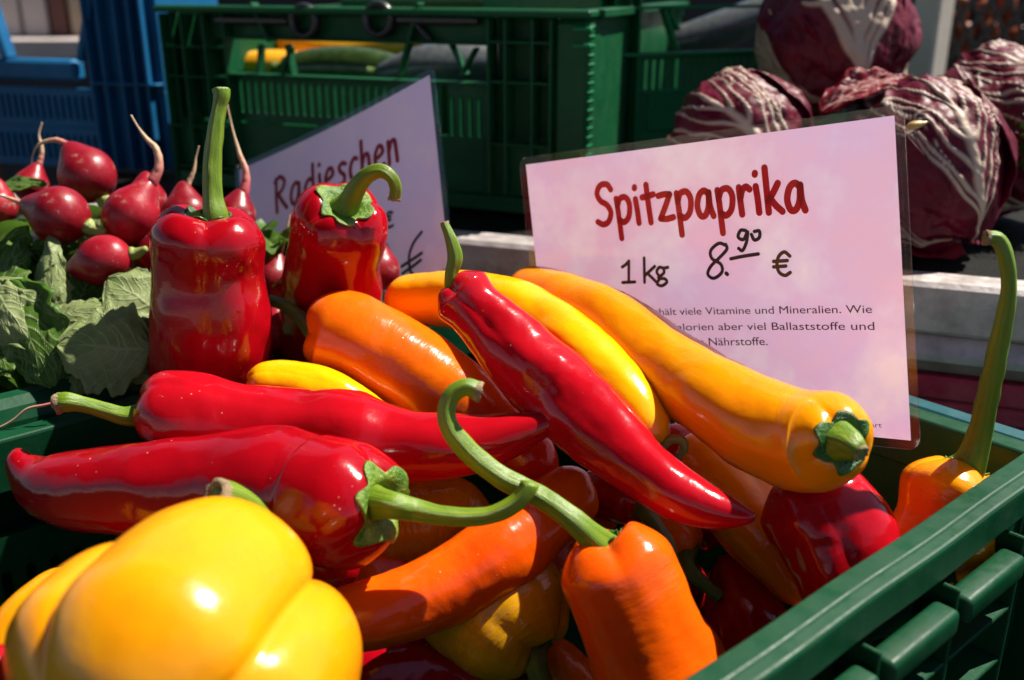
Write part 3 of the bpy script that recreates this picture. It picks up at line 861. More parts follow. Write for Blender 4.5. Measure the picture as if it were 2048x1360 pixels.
for py in (84, 164, 288, 402):
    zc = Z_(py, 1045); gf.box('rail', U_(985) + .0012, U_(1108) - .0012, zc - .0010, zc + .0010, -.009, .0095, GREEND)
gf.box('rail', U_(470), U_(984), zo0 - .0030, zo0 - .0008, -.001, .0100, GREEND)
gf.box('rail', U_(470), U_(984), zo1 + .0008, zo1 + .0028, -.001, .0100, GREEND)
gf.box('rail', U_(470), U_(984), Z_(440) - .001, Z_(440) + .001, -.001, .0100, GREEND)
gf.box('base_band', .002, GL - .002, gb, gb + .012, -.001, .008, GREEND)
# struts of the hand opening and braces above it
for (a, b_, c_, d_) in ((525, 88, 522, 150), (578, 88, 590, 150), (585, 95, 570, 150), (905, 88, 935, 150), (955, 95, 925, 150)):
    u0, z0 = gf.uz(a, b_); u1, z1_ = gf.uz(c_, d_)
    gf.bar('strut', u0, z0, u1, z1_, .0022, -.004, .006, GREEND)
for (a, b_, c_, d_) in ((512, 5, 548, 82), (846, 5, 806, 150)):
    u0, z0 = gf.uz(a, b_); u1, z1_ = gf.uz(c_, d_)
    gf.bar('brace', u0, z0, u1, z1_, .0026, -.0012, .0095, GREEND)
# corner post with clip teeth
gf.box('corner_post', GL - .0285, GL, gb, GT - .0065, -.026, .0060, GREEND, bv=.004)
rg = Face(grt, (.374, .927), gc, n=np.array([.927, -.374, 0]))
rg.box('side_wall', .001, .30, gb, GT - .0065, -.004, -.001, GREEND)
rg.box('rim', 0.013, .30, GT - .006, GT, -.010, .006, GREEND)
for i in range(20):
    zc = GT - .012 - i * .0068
    gf.box('clip_tooth', GL - .001, GL + .0012, zc - .0007, zc + .0007, -.006, .0070, GREEN_SUN)  # brighter green paints the sunlit edge of the post
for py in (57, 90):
    zc = Z_(py, 1160); gf.box('clip', GL - .012, GL + .002, zc - .0015, zc + .0015, .003, .011, GREEN_SUN)  # lit by colour like the teeth
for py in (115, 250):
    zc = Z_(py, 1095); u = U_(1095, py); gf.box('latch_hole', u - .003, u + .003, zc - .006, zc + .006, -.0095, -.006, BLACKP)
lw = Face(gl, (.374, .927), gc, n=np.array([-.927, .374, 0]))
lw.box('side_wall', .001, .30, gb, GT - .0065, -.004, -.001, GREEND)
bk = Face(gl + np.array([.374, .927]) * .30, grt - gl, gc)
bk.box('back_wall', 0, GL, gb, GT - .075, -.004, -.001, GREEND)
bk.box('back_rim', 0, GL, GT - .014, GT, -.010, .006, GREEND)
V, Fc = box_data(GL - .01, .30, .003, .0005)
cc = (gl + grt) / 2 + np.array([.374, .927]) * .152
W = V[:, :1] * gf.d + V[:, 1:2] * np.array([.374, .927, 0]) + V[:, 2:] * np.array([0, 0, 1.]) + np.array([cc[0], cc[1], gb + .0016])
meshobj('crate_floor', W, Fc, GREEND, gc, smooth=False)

def ring(name, f, u, zc, R, r, n_, mat, parent):
    seg, m = 28, 10
    V = []
    for i in range(seg):
        a = 2 * math.pi * i / seg
        for j in range(m):
            b_ = 2 * math.pi * j / m
            rr = R + r * math.cos(b_)
            V.append(f.o + f.d * (u + rr * math.cos(a)) + np.array([0, 0, zc + rr * math.sin(a)]) + f.n * (n_ + r * 1.6 * math.sin(b_)))
    Fc = []
    for i in range(seg):
        for j in range(m):
            Fc.append([i * m + j, i * m + (j + 1) % m, ((i + 1) % seg) * m + (j + 1) % m, ((i + 1) % seg) * m + j])
    return meshobj(name, V, Fc, mat, parent)
for (rx, ry, x0, x1, lb) in ((618, 42, 585, 440, 'l'), (766, 38, 800, 962, 'r')):
    u, zc = gf.uz(rx, ry)
    ring('latch_ring', gf, u, zc, .0115, .0033, .006, BLACKP, gc)
    ua, _ = gf.uz(x0, ry); ub, _ = gf.uz(x1, ry)
    gf.box('latch_bar', min(ua, ub), max(ua, ub), zc - .0035, zc + .0035, .001, .0098, BLACKP, bv=.002)
u, zc = gf.uz(845, 55)
gf.bar('latch_arm', u - .012, zc + .012, u + .010, zc - .010, .0045, -.0008, .008, BLACKP, bv=.0015)

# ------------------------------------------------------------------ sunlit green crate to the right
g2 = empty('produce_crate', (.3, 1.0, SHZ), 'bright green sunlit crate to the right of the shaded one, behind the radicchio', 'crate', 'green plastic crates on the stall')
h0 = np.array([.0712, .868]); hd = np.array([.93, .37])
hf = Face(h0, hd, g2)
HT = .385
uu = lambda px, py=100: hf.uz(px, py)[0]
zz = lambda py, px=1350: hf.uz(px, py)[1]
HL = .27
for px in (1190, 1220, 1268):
    u = uu(px, 150); hf.box('rib', u - .0011, u + .0011, gb, HT, -.006, .008, GREEN_SUN)
hf.box('rim', -.004, HL, HT, HT + .006, -.01, .012, GREEN_SUN)
hf.box('rail', 0, HL, zz(14) - .0012, zz(14) + .0012, -.003, .009, GREEN_SUN)
hf.box('rail', 0, HL, zz(106) - .0014, zz(106) + .0014, -.003, .009, GREEN_SUN)
hf.box('side_wall', 0, uu(1268), gb, HT, -.010, -.008, GREEN_SUN)
hf.box('side_wall', uu(1268), HL, gb, zz(187), -.006, -.004, GREEN_SUN)
hf.slots('slotted_panel', uu(1275), HL - .002, zz(187), zz(110), 30, .0042, .026, -.0055, -.003, GREEN_SUN, seg=12)
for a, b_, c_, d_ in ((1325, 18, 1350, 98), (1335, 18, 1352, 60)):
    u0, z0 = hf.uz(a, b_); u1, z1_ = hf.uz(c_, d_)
    hf.bar('strut', u0, z0, u1, z1_, .0035, -.004, .006, GREEN_SUN)
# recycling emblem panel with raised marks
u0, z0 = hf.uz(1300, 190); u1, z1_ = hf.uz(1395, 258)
hf.box('emblem_plate', u0, u1, z1_, z0, -.0038, -.0022, GREEN_SUN, bv=.001)
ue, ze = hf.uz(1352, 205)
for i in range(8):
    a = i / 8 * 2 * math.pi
    hf.box('emblem_dot', ue + .007 * math.cos(a) - .001, ue + .007 * math.cos(a) + .001, ze + .007 * math.sin(a) - .001, ze + .007 * math.sin(a) + .001, -.0024, -.0012, GREEN_SUN, bv=.0003)
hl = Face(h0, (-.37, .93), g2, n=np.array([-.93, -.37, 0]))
hl.box('side_wall', .001, .28, gb, HT, -.003, -.001, GREEN_SUN)

# vegetables inside the shaded crate
ZY = simple('yellow_zucchini_skin', (.85, .42, .01, 1), (.80, .34, .01, 1), rough=.3, scale=40, bump=.1, coat=.3)
ZG = simple('dark_zucchini_skin', (.02, .045, .012, 1), (.05, .09, .02, 1), rough=.3, scale=150, bump=.1, coat=.4)
ZS = simple('grey_green_cucumber_skin', (.10, .11, .12, 1), (.05, .06, .06, 1), rough=.32, scale=150, bump=.2, coat=.4)
def veg(label, cat, name, ctrl, mat, grp='vegetables inside the shaded crate'):
    p = Path(ctrl)
    root = empty(name, p.c[0], label, cat, grp)
    c0, c1 = ctrl[0], ctrl[-1]
    ends = [(c0[0], c0[1], c0[2], 4)] + [tuple(c) for c in ctrl] + [(c1[0] + (c1[0] - ctrl[-2][0]) * .12, c1[1], c1[2], 4)]
    tube('body', ends, mat, root, seg=28, ridge=.015, nridge=6)
    a = np.array(ctrl[0], float)
    tube('stem', [(a[0] + 4, a[1], a[2], 14), (a[0] - 14, a[1] - 4, a[2], 11), (a[0] - 26, a[1] - 5, a[2], 12)], STEMD, root, seg=12, ridge=.1)
veg('yellow zucchini seen through the left hand hole of the shaded crate', 'zucchini', 'zucchini', [(455, 135, 100, 20), (520, 128, 100, 27), (600, 130, 101, 27), (680, 140, 102, 16)], ZY)
veg('yellow zucchini lying above the dark one in the shaded crate', 'zucchini', 'zucchini', [(560, 75, 104, 24), (620, 95, 104, 32), (700, 105, 103, 34), (800, 92, 102, 32), (880, 70, 102, 18)], ZY)
veg('dark green zucchini in front in the shaded crate', 'zucchini', 'zucchini', [(570, 140, 94, 26), (640, 136, 94, 40), (730, 138, 93, 42), (820, 150, 92, 28)], ZG)
veg('greyish cucumber at the right of the hand hole in the shaded crate', 'cucumber', 'cucumber', [(760, 150, 90, 20), (850, 135, 90, 44), (960, 130, 91, 48), (1080, 140, 92, 36)], ZS)
veg('grey-green cucumber crossing the sunlit crate behind its rail', 'cucumber', 'cucumber', [(1290, 90, 98, 18), (1370, 82, 98, 34), (1470, 50, 98, 38), (1560, 10, 98, 30)], ZS, 'cucumbers in the sunlit crate')
def smallbox(name, label, cat, px, py, Z, w_, h, d, mat, rot=0, group=None):
    c = P(px, py, Z)
    o = slab(name, c[0], c[1], c[2], w_, d, h, mat, rot)
    return tag(o, label, cat, group)

# ------------------------------------------------------------------ blue crate
bc = empty('produce_crate', (-.5, 1.0, SHZ), 'blue plastic crate with a handle cut-out at the far left', 'crate')
b1 = np.array([-.335, .985]); bd = np.array([.96, -.28])
bf = Face(b1 - bd * .36, bd, bc)
BT = .43
ub = lambda px, py=200: bf.uz(px, py)[0]
zb = lambda py, px=100: bf.uz(px, py)[1]
bf.box('lower_wall', 0, .36, gb, zb(175), -.004, 0, BLUE)
bf.box('notch_rail', ub(-200), ub(165), zb(160), zb(118), -.012, .008, BLUE, bv=.003)
bf.box('solid_panel', ub(185), .36, zb(172), BT, -.004, 0, BLUE)
u0, z0 = bf.uz(166, 122); u1, z1_ = bf.uz(190, -30)
bf.bar('notch_side', u0, z0, u1, z1_, .008, -.008, .008, BLUE, bv=.002)
u0, z0 = bf.uz(20, 118); u1, z1_ = bf.uz(-20, 0)
bf.bar('notch_side', u0, z0, u1, z1_, .008, -.008, .008, BLUE, bv=.002)
for px in (205, 232, 265, 292, 315):
    u = ub(px); bf.box('rib', u - .0013, u + .0013, gb, BT, .0005, .013, BLUE)
bf.box('rail', ub(198), .36, zb(166, 250) - .0012, zb(166, 250) + .0012, .0005, .012, BLUE)
bf.box('rail', ub(198), .36, zb(360, 250) - .0012, zb(360, 250) + .0012, .0005, .012, BLUE)
bf.slots('slotted_panel', ub(-110), ub(205), zb(250), zb(176) , 24, .004, .024, .0008, .004, BLUE, seg=12)
bf.slots('slotted_panel', ub(-110), ub(205), zb(330), zb(252), 24, .004, .026, .0008, .004, BLUE, seg=12)
br = Face(b1, (.28, .96), bc, n=np.array([.96, -.28, 0]))
br.box('side_wall', .001, .11, gb, BT, -.004, -.001, BLUE)
br.box('rim', .001, .11, BT, BT + .006, -.008, .008, BLUE)

# ------------------------------------------------------------------ laminated price signs
def paper_mat(name, base, tint, tint2, tr=.5):
    m, n, b = nodes(name)
    tc = N(n, 'ShaderNodeTexCoord'); ob = tc.outputs['Object']
    c = mixc(n, ramp(n, texnoise(n, ob, 12, 4, .55), .42, .60), base, tint)
    c = mixc(n, ramp(n, texnoise(n, ob, 24, 4, .6), .46, .68), c, tint2)  # cloudy print, contrast raised to carry the sign's shading and reflections
    L(n, c, b.inputs['Base Color'])
    b.inputs['Roughness'].default_value = .6
    trn = N(n, 'ShaderNodeBsdfTranslucent'); L(n, c, trn.inputs[0])
    mx = N(n, 'ShaderNodeMixShader', i_0=tr); L(n, b.outputs[0], mx.inputs[1]); L(n, trn.outputs[0], mx.inputs[2])
    L(n, mx.outputs[0], n.nodes['Material Output'].inputs[0])
    return m
PAPER = paper_mat('printed_pink_paper', (.90, .56, .76, 1), (.78, .56, .90, 1), (.95, .76, .86, 1))
PAPER2 = paper_mat('printed_lilac_paper', (.72, .58, .90, 1), (.64, .54, .92, 1), (.78, .64, .88, 1))
def film_mat():
    m, n, b = nodes('laminate_film')
    tr = N(n, 'ShaderNodeBsdfTransparent'); tr.inputs[0].default_value = (.98, .98, .98, 1)
    gl_ = N(n, 'ShaderNodeBsdfGlossy'); gl_.inputs['Roughness'].default_value = .09
    geo = N(n, 'ShaderNodeNewGeometry')
    bp = N(n, 'ShaderNodeBump', i_Strength=.25, i_Distance=.002); L(n, texnoise(n, geo.outputs['Position'], 28, 3), bp.inputs['Height']); L(n, bp.outputs[0], gl_.inputs['Normal'])
    fr = N(n, 'ShaderNodeLayerWeight', i_Blend=.5)
    pw = N(n, 'ShaderNodeMath', operation='POWER'); L(n, fr.outputs['Facing'], pw.inputs[0]); pw.inputs[1].default_value = 4.0
    mu = N(n, 'ShaderNodeMath', operation='MULTIPLY_ADD'); L(n, pw.outputs[0], mu.inputs[0]); mu.inputs[1].default_value = .8; mu.inputs[2].default_value = .035
    mx = N(n, 'ShaderNodeMixShader'); L(n, mu.outputs[0], mx.inputs[0]); L(n, tr.outputs[0], mx.inputs[1]); L(n, gl_.outputs[0], mx.inputs[2])
    L(n, mx.outputs[0], n.nodes['Material Output'].inputs[0])
    return m
FILM = film_mat()
INKR = simple('dark_red_print', (.50, .008, .02, 1), (.60, .06, .04, 1), rough=.55, scale=35, bump=0, trans=.4)
INKR2 = simple('maroon_print', (.30, .006, .03, 1), (.36, .01, .04, 1), rough=.55, scale=30, bump=0, trans=.3)
INKB = simple('brown_print', (.10, .05, .015, 1), (.16, .08, .02, 1), rough=.5, scale=30, bump=0)
INKK = simple('black_marker', (.010, .008, .018, 1), (.02, .015, .03, 1), rough=.35, scale=30, bump=0)

GL_ = {   # strokes: lists of points, baseline 0, x-height 1
 'S': (.80, [[(.78, 1.40), (.62, 1.62), (.30, 1.60), (.10, 1.30), (.22, .98), (.52, .78), (.66, .45), (.50, .10), (.22, .0), (-.02, .12)]]),
 'p': (.72, [[(.03, 1.0), (.06, .4), (.08, -.62)], [(.05, .68), (.20, .98), (.48, 1.02), (.63, .72), (.54, .25), (.30, .03), (.10, .12)]]),
 'i': (.26, [[(.06, .98), (.09, .5), (.10, .02)], [(.07, 1.42), (.08, 1.46)]]),
 't': (.52, [[(.20, 1.50), (.21, .8), (.24, .0)], [(-.04, 1.02), (.20, 1.04), (.48, 1.10)]]),
 'z': (.66, [[(.02, .96), (.30, 1.0), (.54, .98)], [(.54, .98), (.28, .5), (.02, .06)], [(.02, .06), (.30, .03), (.60, .08)]]),
 'a': (.74, [[(.54, .86), (.36, 1.0), (.14, .86), (.01, .45), (.10, .08), (.30, .06), (.48, .38), (.55, .92)], [(.55, .92), (.56, .4), (.66, .02)]]),
 'r': (.52, [[(.05, 1.0), (.06, .5), (.08, .0)], [(.07, .58), (.18, .88), (.34, 1.0), (.48, .90)]]),
 'k': (.66, [[(.06, 1.62), (.06, .8), (.06, .0)], [(.52, 1.02), (.28, .66), (.08, .44)], [(.16, .52), (.36, .24), (.60, .0)]]),
 'R': (.86, [[(.10, 1.55), (.08, .7), (.10, -.05)], [(.02, 1.42), (.35, 1.6), (.64, 1.30), (.45, .92), (.12, .76)], [(.24, .76), (.48, .35), (.74, .0)]]),
 'd': (.74, [[(.50, .88), (.30, .98), (.08, .75), (.02, .35), (.18, .03), (.40, .15), (.53, .6)], [(.56, 1.6), (.55, .8), (.60, .0)]]),
 'e': (.64, [[(.06, .50), (.32, .56), (.50, .70), (.42, .96), (.22, .98), (.04, .65), (.06, .22), (.28, .0), (.54, .12)]]),
 's': (.58, [[(.50, .90), (.30, 1.0), (.10, .84), (.20, .60), (.40, .40), (.34, .10), (.04, .04)]]),
 'c': (.56, [[(.48, .90), (.30, .98), (.08, .70), (.05, .28), (.24, .02), (.50, .10)]]),
 'h': (.68, [[(.06, 1.62), (.06, .8), (.06, .0)], [(.07, .55), (.24, .92), (.44, .90), (.50, .5), (.52, .0)]]),
 'n': (.68, [[(.05, 1.0), (.06, .5), (.06, .0)], [(.07, .55), (.24, .94), (.44, .92), (.50, .5), (.54, .0)]]),
}
class Sign:
    def __init__(s, tl, tr, br, scale, label, paper, group):
        k = scale
        cv = lambda q: CAM + (RIGHT * q[0] - UP * q[1] + FWD * q[2]) * k / 100
        s.o = cv(tl); X = cv(tr) - s.o; s.W = np.linalg.norm(X); s.x = X / s.W
        Y = cv(br) - cv(tr); Y = Y - s.x * np.dot(Y, s.x); s.H = np.linalg.norm(Y); s.y = Y / s.H
        s.n = np.cross(s.y, s.x)
        if np.dot(s.n, CAM - s.o) < 0: s.n = -s.n
        s.root = empty('price_sign', s.o + s.x * s.W / 2 + s.y * s.H, label, 'price sign', group)
        m = .0045
        s.paper(m, paper)
        s.sheet('laminate_film', 0, s.W, 0, s.H, .0012, .006, 0, FILM)
        # pressed seam line round the paper
        for (a, b_, c_, d_) in ((m * .55, m * .55, s.W - m * .55, m * .55), (m * .55, s.H - m * .55, s.W - m * .55, s.H - m * .55), (m * .55, m * .55, m * .55, s.H - m * .55), (s.W - m * .55, m * .55, s.W - m * .55, s.H - m * .55)):
            q = [s.pt(a + (c_ - a) * t_, b_ + (d_ - b_) * t_, .0006) for t_ in np.linspace(0, 1, 6)]
            tube('seam', [tuple(v) + (.00012,) for v in q], FILM, s.root, seg=6, world=True)
    def pt(s, u, v, h=0): 
        bend = .004 * math.sin(math.pi * min(max(u / s.W, 0), 1)) 
        return s.o + s.x * u + s.y * v + s.n * (h - bend)
    def sheet(s, name, u0, u1, v0, v1, th, rad, off, mat):
        """rounded rectangle with thickness, following the slight bow of the sign"""
        out = []
        nx = 30
        for (cx, cy, a0) in ((u1 - rad, v0 + rad, -90), (u1 - rad, v1 - rad, 0), (u0 + rad, v1 - rad, 90), (u0 + rad, v0 + rad, 180)):
            for i in range(7):
                a = math.radians(a0 + i * 15)
                out.append((cx + rad * math.cos(a), cy + rad * math.sin(a)))
        # split into vertical strips so that it can bow
        xs = np.unique(np.round(np.concatenate([np.linspace(u0, u1, nx), [p_[0] for p_ in out]]), 6))
        def lim(x):
            e = 0
            if x < u0 + rad: e = rad - math.sqrt(max(rad ** 2 - (u0 + rad - x) ** 2, 0))
            if x > u1 - rad: e = rad - math.sqrt(max(rad ** 2 - (x - u1 + rad) ** 2, 0))
            return v0 + e, v1 - e
        V = []
        for x in xs:
            a, b_ = lim(x)
            for v, h in ((a, th / 2), (b_, th / 2), (b_, -th / 2), (a, -th / 2)): V.append(s.pt(x, v, h + off))
        Fc = [list(f) for f in grid_faces(len(xs), 4)] + [[0, 1, 2, 3], [(len(xs) - 1) * 4 + i for i in (3, 2, 1, 0)]]
        o = meshobj(name, V, Fc, mat, s.root, smooth=False)
        return o
    def paper(s, m, mat):
        V = [s.pt(u, v, 0) for u in np.linspace(m, s.W - m, 30) for v in (m, s.H - m)]
        return meshobj('paper', V, grid_faces(30, 2, wrap=False), mat, s.root)
    def uv(s, px, py):
        q = ray_plane(px, py, s.o, s.n)
        return float(np.dot(q - s.o, s.x)), float(np.dot(q - s.o, s.y))
    def strokes(s, name, sts, w_, mat, h=.0009):
        """flat inked strokes; sts in sign coordinates"""
        V = []; Fc = []
        for k, st in enumerate(sts):
            c = catmull(np.array(st, float), 8)
            p4 = np.array([list(s.pt(a, b_, h + k * .00002)) for a, b_ in c])
            t = np.gradient(p4, axis=0); t /= np.linalg.norm(t, axis=1)[:, None] + 1e-12
            bb_ = np.cross(t, s.n)
            n_ = len(p4); seg = 2
            # round caps
            p4 = np.vstack([p4[0] - t[0] * w_ * .48, p4[0] - t[0] * w_ * .4, p4[0] - t[0] * w_ * .25, p4, p4[-1] + t[-1] * w_ * .25, p4[-1] + t[-1] * w_ * .4, p4[-1] + t[-1] * w_ * .48])
            bb_ = np.vstack([bb_[0]] * 3 + [bb_] + [bb_[-1]] * 3)
            rr = np.concatenate([[.28, .6, .87], np.ones(n_), [.87, .6, .28]]) * w_ / 2
            th = np.array([0, np.pi])
            R = p4[:, None] + rr[:, None, None] * np.cos(th)[None, :, None] * bb_[:, None] + (np.arange(len(p4)) * 4e-7)[:, None, None] * s.n
            b0 = len(V)
            V += [tuple(v) for v in R.reshape(-1, 3)]
            Fc += [[int(i) + b0 for i in f] for f in grid_faces(len(p4), seg, wrap=False)]
        return meshobj(name, V, Fc, mat, s.root)
    def word(s, word, px0, py0, px1, py1, xh_px, w_, mat, slant=0.0, jit=0.02):
        """handwritten-style word along the baseline from pixel 0 to pixel 1"""
        a = np.array(s.uv(px0, py0)); b_ = np.array(s.uv(px1, py1))
        xh = abs(s.uv((px0 + px1) / 2, (py0 + py1) / 2)[1] - s.uv((px0 + px1) / 2, (py0 + py1) / 2 - xh_px)[1])
        tot = sum(GL_[ch][0] + .16 for ch in word) - .16
        d = (b_ - a); Ln = np.linalg.norm(d); d /= Ln
        up = np.array([d[1], -d[0]])
        kx = Ln / tot
        x = 0
        rng = random.Random(2)
        for ch in word:
            w0, st = GL_[ch]
            jy = rng.uniform(-jit, jit) * 2
            sts = [[tuple(a + d * (x + qx + slant * qy) * kx + up * (qy + jy) * xh) for qx, qy in l] for l in st]
            s.strokes('letter', sts, w_, mat)
            x += w0 + .16
    def text(s, body, px0, py0, px1, py1, h_px, mat, align='LEFT', bold=.0, name='print_line'):
        """typeset line scaled to run from pixel 0 to pixel 1"""
        cu = bpy.data.curves.new(name, 'FONT'); cu.body = body; cu.size = 1; cu.offset = bold; cu.fill_mode = 'FRONT'
        o = bpy.data.objects.new('tmp', cu); COL.objects.link(o)
        bpy.context.view_layer.update()
        me = bpy.data.meshes.new_from_object(o)
        COL.objects.unlink(o); bpy.data.objects.remove(o)
        V = np.zeros(len(me.vertices) * 3); me.vertices.foreach_get('co', V); V = V.reshape(-1, 3)
        Fc = [list(p_.vertices) for p_ in me.polygons]
        xm, xM = V[:, 0].min(), V[:, 0].max()
        a = np.array(s.uv(px0, py0)); b_ = np.array(s.uv(px1, py1)); d = b_ - a; Ln = np.linalg.norm(d); d /= Ln
        up = np.array([d[1], -d[0]])
        hh = abs(s.uv(px1, py1)[1] - s.uv(px1, py1 - h_px)[1]) / .73      # capital height
        q = a + d[None] * ((V[:, :1] - xm) / (xM - xm) * Ln) + up[None] * V[:, 1:2] * hh
        W = np.array([s.pt(u, v, .0009) for u, v in q])
        return meshobj(name, W, Fc, mat, s.root, smooth=False)

S1 = Sign((.428, -10.977, 60), (17.59, -10.6, 44.7), (19.31, 5.23, 47.02), 1.0, 'large pink laminated price sign reading Spitzpaprika, standing among the peppers', PAPER, 'laminated price signs')
S1.word('Spitzpaprika', 1194, 452, 1612, 420, 53, .0036, INKR, slant=-.03)
def px_strokes(S, name, lst, w_, mat): return S.strokes(name, [[S.uv(a, b_) for a, b_ in l] for l in lst], w_, mat, h=.0010)
for nm_, st_ in (('one', [[(1240, 535), (1247, 530), (1253, 523)], [(1253, 523), (1253, 565)], [(1241, 566), (1265, 565)]]),
                 ('letter_k', [[(1283, 517), (1284, 566)], [(1304, 534), (1286, 551)], [(1290, 548), (1307, 565)]]),
                 ('letter_g', [[(1322, 538), (1313, 536), (1308, 545), (1314, 553), (1322, 547), (1322, 538)], [(1321, 538), (1330, 536)], [(1313, 553), (1312, 558), (1324, 559), (1328, 566), (1318, 573), (1309, 569), (1313, 560)]]),
                 ('euro', [[(1576, 513), (1565, 505), (1554, 513), (1550, 529), (1554, 545), (1566, 552), (1577, 546)], [(1543, 524), (1571, 522)], [(1543, 535), (1568, 533)]])):
    px_strokes(S1, nm_, st_, .0019, INKB)
px_strokes(S1, 'handwritten_eight', [[(1446, 492), (1432, 488), (1416, 502), (1418, 518), (1436, 530), (1438, 546), (1422, 558), (1410, 550), (1416, 534), (1434, 516), (1448, 500), (1446, 490)]], .0019, INKK)
px_strokes(S1, 'handwritten_point', [[(1447, 548), (1449, 550)]], .0022, INKK)
px_strokes(S1, 'handwritten_cents', [[(1486, 462), (1476, 462), (1471, 475), (1482, 480), (1490, 464), (1488, 485), (1480, 502), (1472, 498)], [(1498, 470), (1504, 481), (1514, 476), (1514, 463), (1504, 464)]], .0019, INKK)
px_strokes(S1, 'handwritten_stroke', [[(1456, 519), (1480, 514), (1512, 509)]], .0019, INKK)
S1.text('Spitzpaprika enth\u00e4lt viele Vitamine und Mineralien. Wie', 1172, 634, 1744, 626, 17, INKB, bold=.001)
S1.text('er hat sie wenig Kalorien aber viel Ballaststoffe und', 1172, 664, 1749, 660, 17, INKB, bold=.001)
S1.text('wertvolle N\u00e4hrstoffe.', 1310, 694, 1531, 692, 17, INKB, bold=.001)
S1.text('art', 1741, 855, 1764, 855, 10, INKB)

S2 = Sign((-23.651, -14.828, 85), (-5.7, -19.92, 72.43), (-3.94, -4.7, 68.77), .92, 'tilted lilac laminated price sign reading Radieschen, standing behind the upright red peppers', PAPER2, 'laminated price signs')
S2.word('Radieschen', 548, 424, 797, 318, 44, .0034, INKR2, slant=.02)
px_strokes(S2, 'handwritten_euro', [[(842, 464), (826, 484), (816, 510), (818, 540), (828, 552)], [(800, 532), (820, 520), (842, 506)], [(802, 546), (822, 533), (840, 520)]], .0024, INKK)
px_strokes(S2, 'handwritten_digits', [[(768, 488), (760, 500), (762, 522), (772, 526), (776, 508), (768, 488)], [(700, 500), (702, 530)], [(728, 495), (726, 530)]], .0024, INKK)
px_strokes(S2, 'euro', [[(781, 424), (773, 424), (768, 438), (772, 453), (782, 450)], [(762, 436), (777, 431)], [(763, 443), (777, 438)]], .0022, INKK)
S2.text('1 Bund', 530, 545, 640, 505, 28, INKK, bold=.01)

# ------------------------------------------------------------------ radishes
RAD = simple('radish_skin', (.20, .003, .010, 1), (.28, .010, .02, 1), rough=.3, scale=60, bump=.25, bdist=.0006, coat=0, spec=.35, r2=.5)
nn_ = RAD.node_tree; bb_ = nn_.nodes['Principled BSDF']
oi = N(nn_, 'ShaderNodeObjectInfo'); src_ = bb_.inputs['Base Color'].links[0].from_socket
hs_ = N(nn_, 'ShaderNodeHueSaturation'); mr_ = N(nn_, 'ShaderNodeMapRange'); L(nn_, oi.outputs['Random'], mr_.inputs[0]); mr_.inputs[3].default_value = .7; mr_.inputs[4].default_value = 1.5
L(nn_, mr_.outputs[0], hs_.inputs['Value']); L(nn_, src_, hs_.inputs['Color'])
tcr = N(nn_, 'ShaderNodeTexCoord')
soil = ramp(nn_, texnoise(nn_, tcr.outputs['Object'], 130, 5, .7), .60, .68)
L(nn_, mixc(nn_, soil, hs_.outputs[0], (.30, .16, .13, 1)), bb_.inputs['Base Color'])
def root_mat():
    m, n, b = nodes('radish_root')
    tc = N(n, 'ShaderNodeTexCoord'); sep = N(n, 'ShaderNodeSeparateXYZ'); L(n, tc.outputs['UV'], sep.inputs[0])
    c = ramp(n, sep.outputs[1], .05, .5, (.50, .05, .08, 1), (.52, .36, .22, 1)); L(n, c, b.inputs['Base Color']); b.inputs['Roughness'].default_value = .6
    return m
ROOT = root_mat()
def radish(label, cx, cy, r, Z, tail=None, ax=(0, -1), sq=1.0, rt=9, leafend=True):
    """ax: picture direction from the leaf end to the root"""
    c = P(cx, cy, Z)
    root = empty('radish', c, label, 'radish', 'radishes in the crate on the left')
    R = .93 * r / F * Z / 100
    a = RIGHT * ax[0] - UP * ax[1]; a = a / np.linalg.norm(a)
    nn_ = np.cross(a, FWD); nn_ /= np.linalg.norm(nn_); bb_ = np.cross(a, nn_)
    nz, ns_ = 26, 32
    V = []
    sd_ = int(cx * 3 + cy)
    ph = np.linspace(0.02, np.pi - .02, nz)
    th = np.linspace(0, 2 * np.pi, ns_, endpoint=False)
    for f in ph:
        z = -math.cos(f) * sq; rr = math.sin(f)
        if z > .6 * sq:
            k = (z / sq - .6) / .4; z += k ** 3 * .45; 
        for t_ in th: V.append(c + R * (a * z + rr * (math.cos(t_) * nn_ + math.sin(t_) * bb_)))
    V = np.array(V); q = V / R * .8
    V = V + (V - c) * (.045 * vnoise(q, sd_))[:, None]
    V = np.vstack([V, V[:ns_].mean(0), V[-ns_:].mean(0)])
    Fc = [list(f) for f in grid_faces(nz, ns_)]
    k = len(V) - 2
    for j in range(ns_):
        Fc.append([k, (j + 1) % ns_, j]); Fc.append([k + 1, (nz - 1) * ns_ + j, (nz - 1) * ns_ + (j + 1) % ns_])
    meshobj('body', V, [f[::-1] for f in Fc], RAD, root)
    if tail:
        e = c + a * R * (sq + .30)
        rz = [list(c + a * R * (sq + .12)) + [R * .20]]
        n_ = len(tail)
        for i, (x, y) in enumerate(tail):
            fr = (i + 1) / n_
            rz.append(list(P(x, y, Z)) + [max(rt * (1 - fr) ** 1.1, 1.6) / F * Z / 100])
        tube('root_tail', rz, ROOT, root, seg=10, world=True, wob=.15)
    if leafend:
        e = c - a * R * sq * .96
        tube('leaf_base', [list(e) + [R * .28], list(e - a * R * .25 + nn_ * R * .05) + [R * .22], list(e - a * R * .7 + bb_ * R * .15) + [R * .12]], STEMP, root, seg=12, world=True, ridge=.1)
radish('round radish at the far left front, its pink root pointing left', 120, 432, 64, 60, [(48, 408), (20, 397), (-10, 388)], ax=(-1, -.35), rt=12)
radish('radish behind the front one, its root arching over to the left', 176, 352, 60, 65, [(140, 292), (110, 280), (80, 288), (66, 308), (64, 330)], ax=(-.55, -.83))
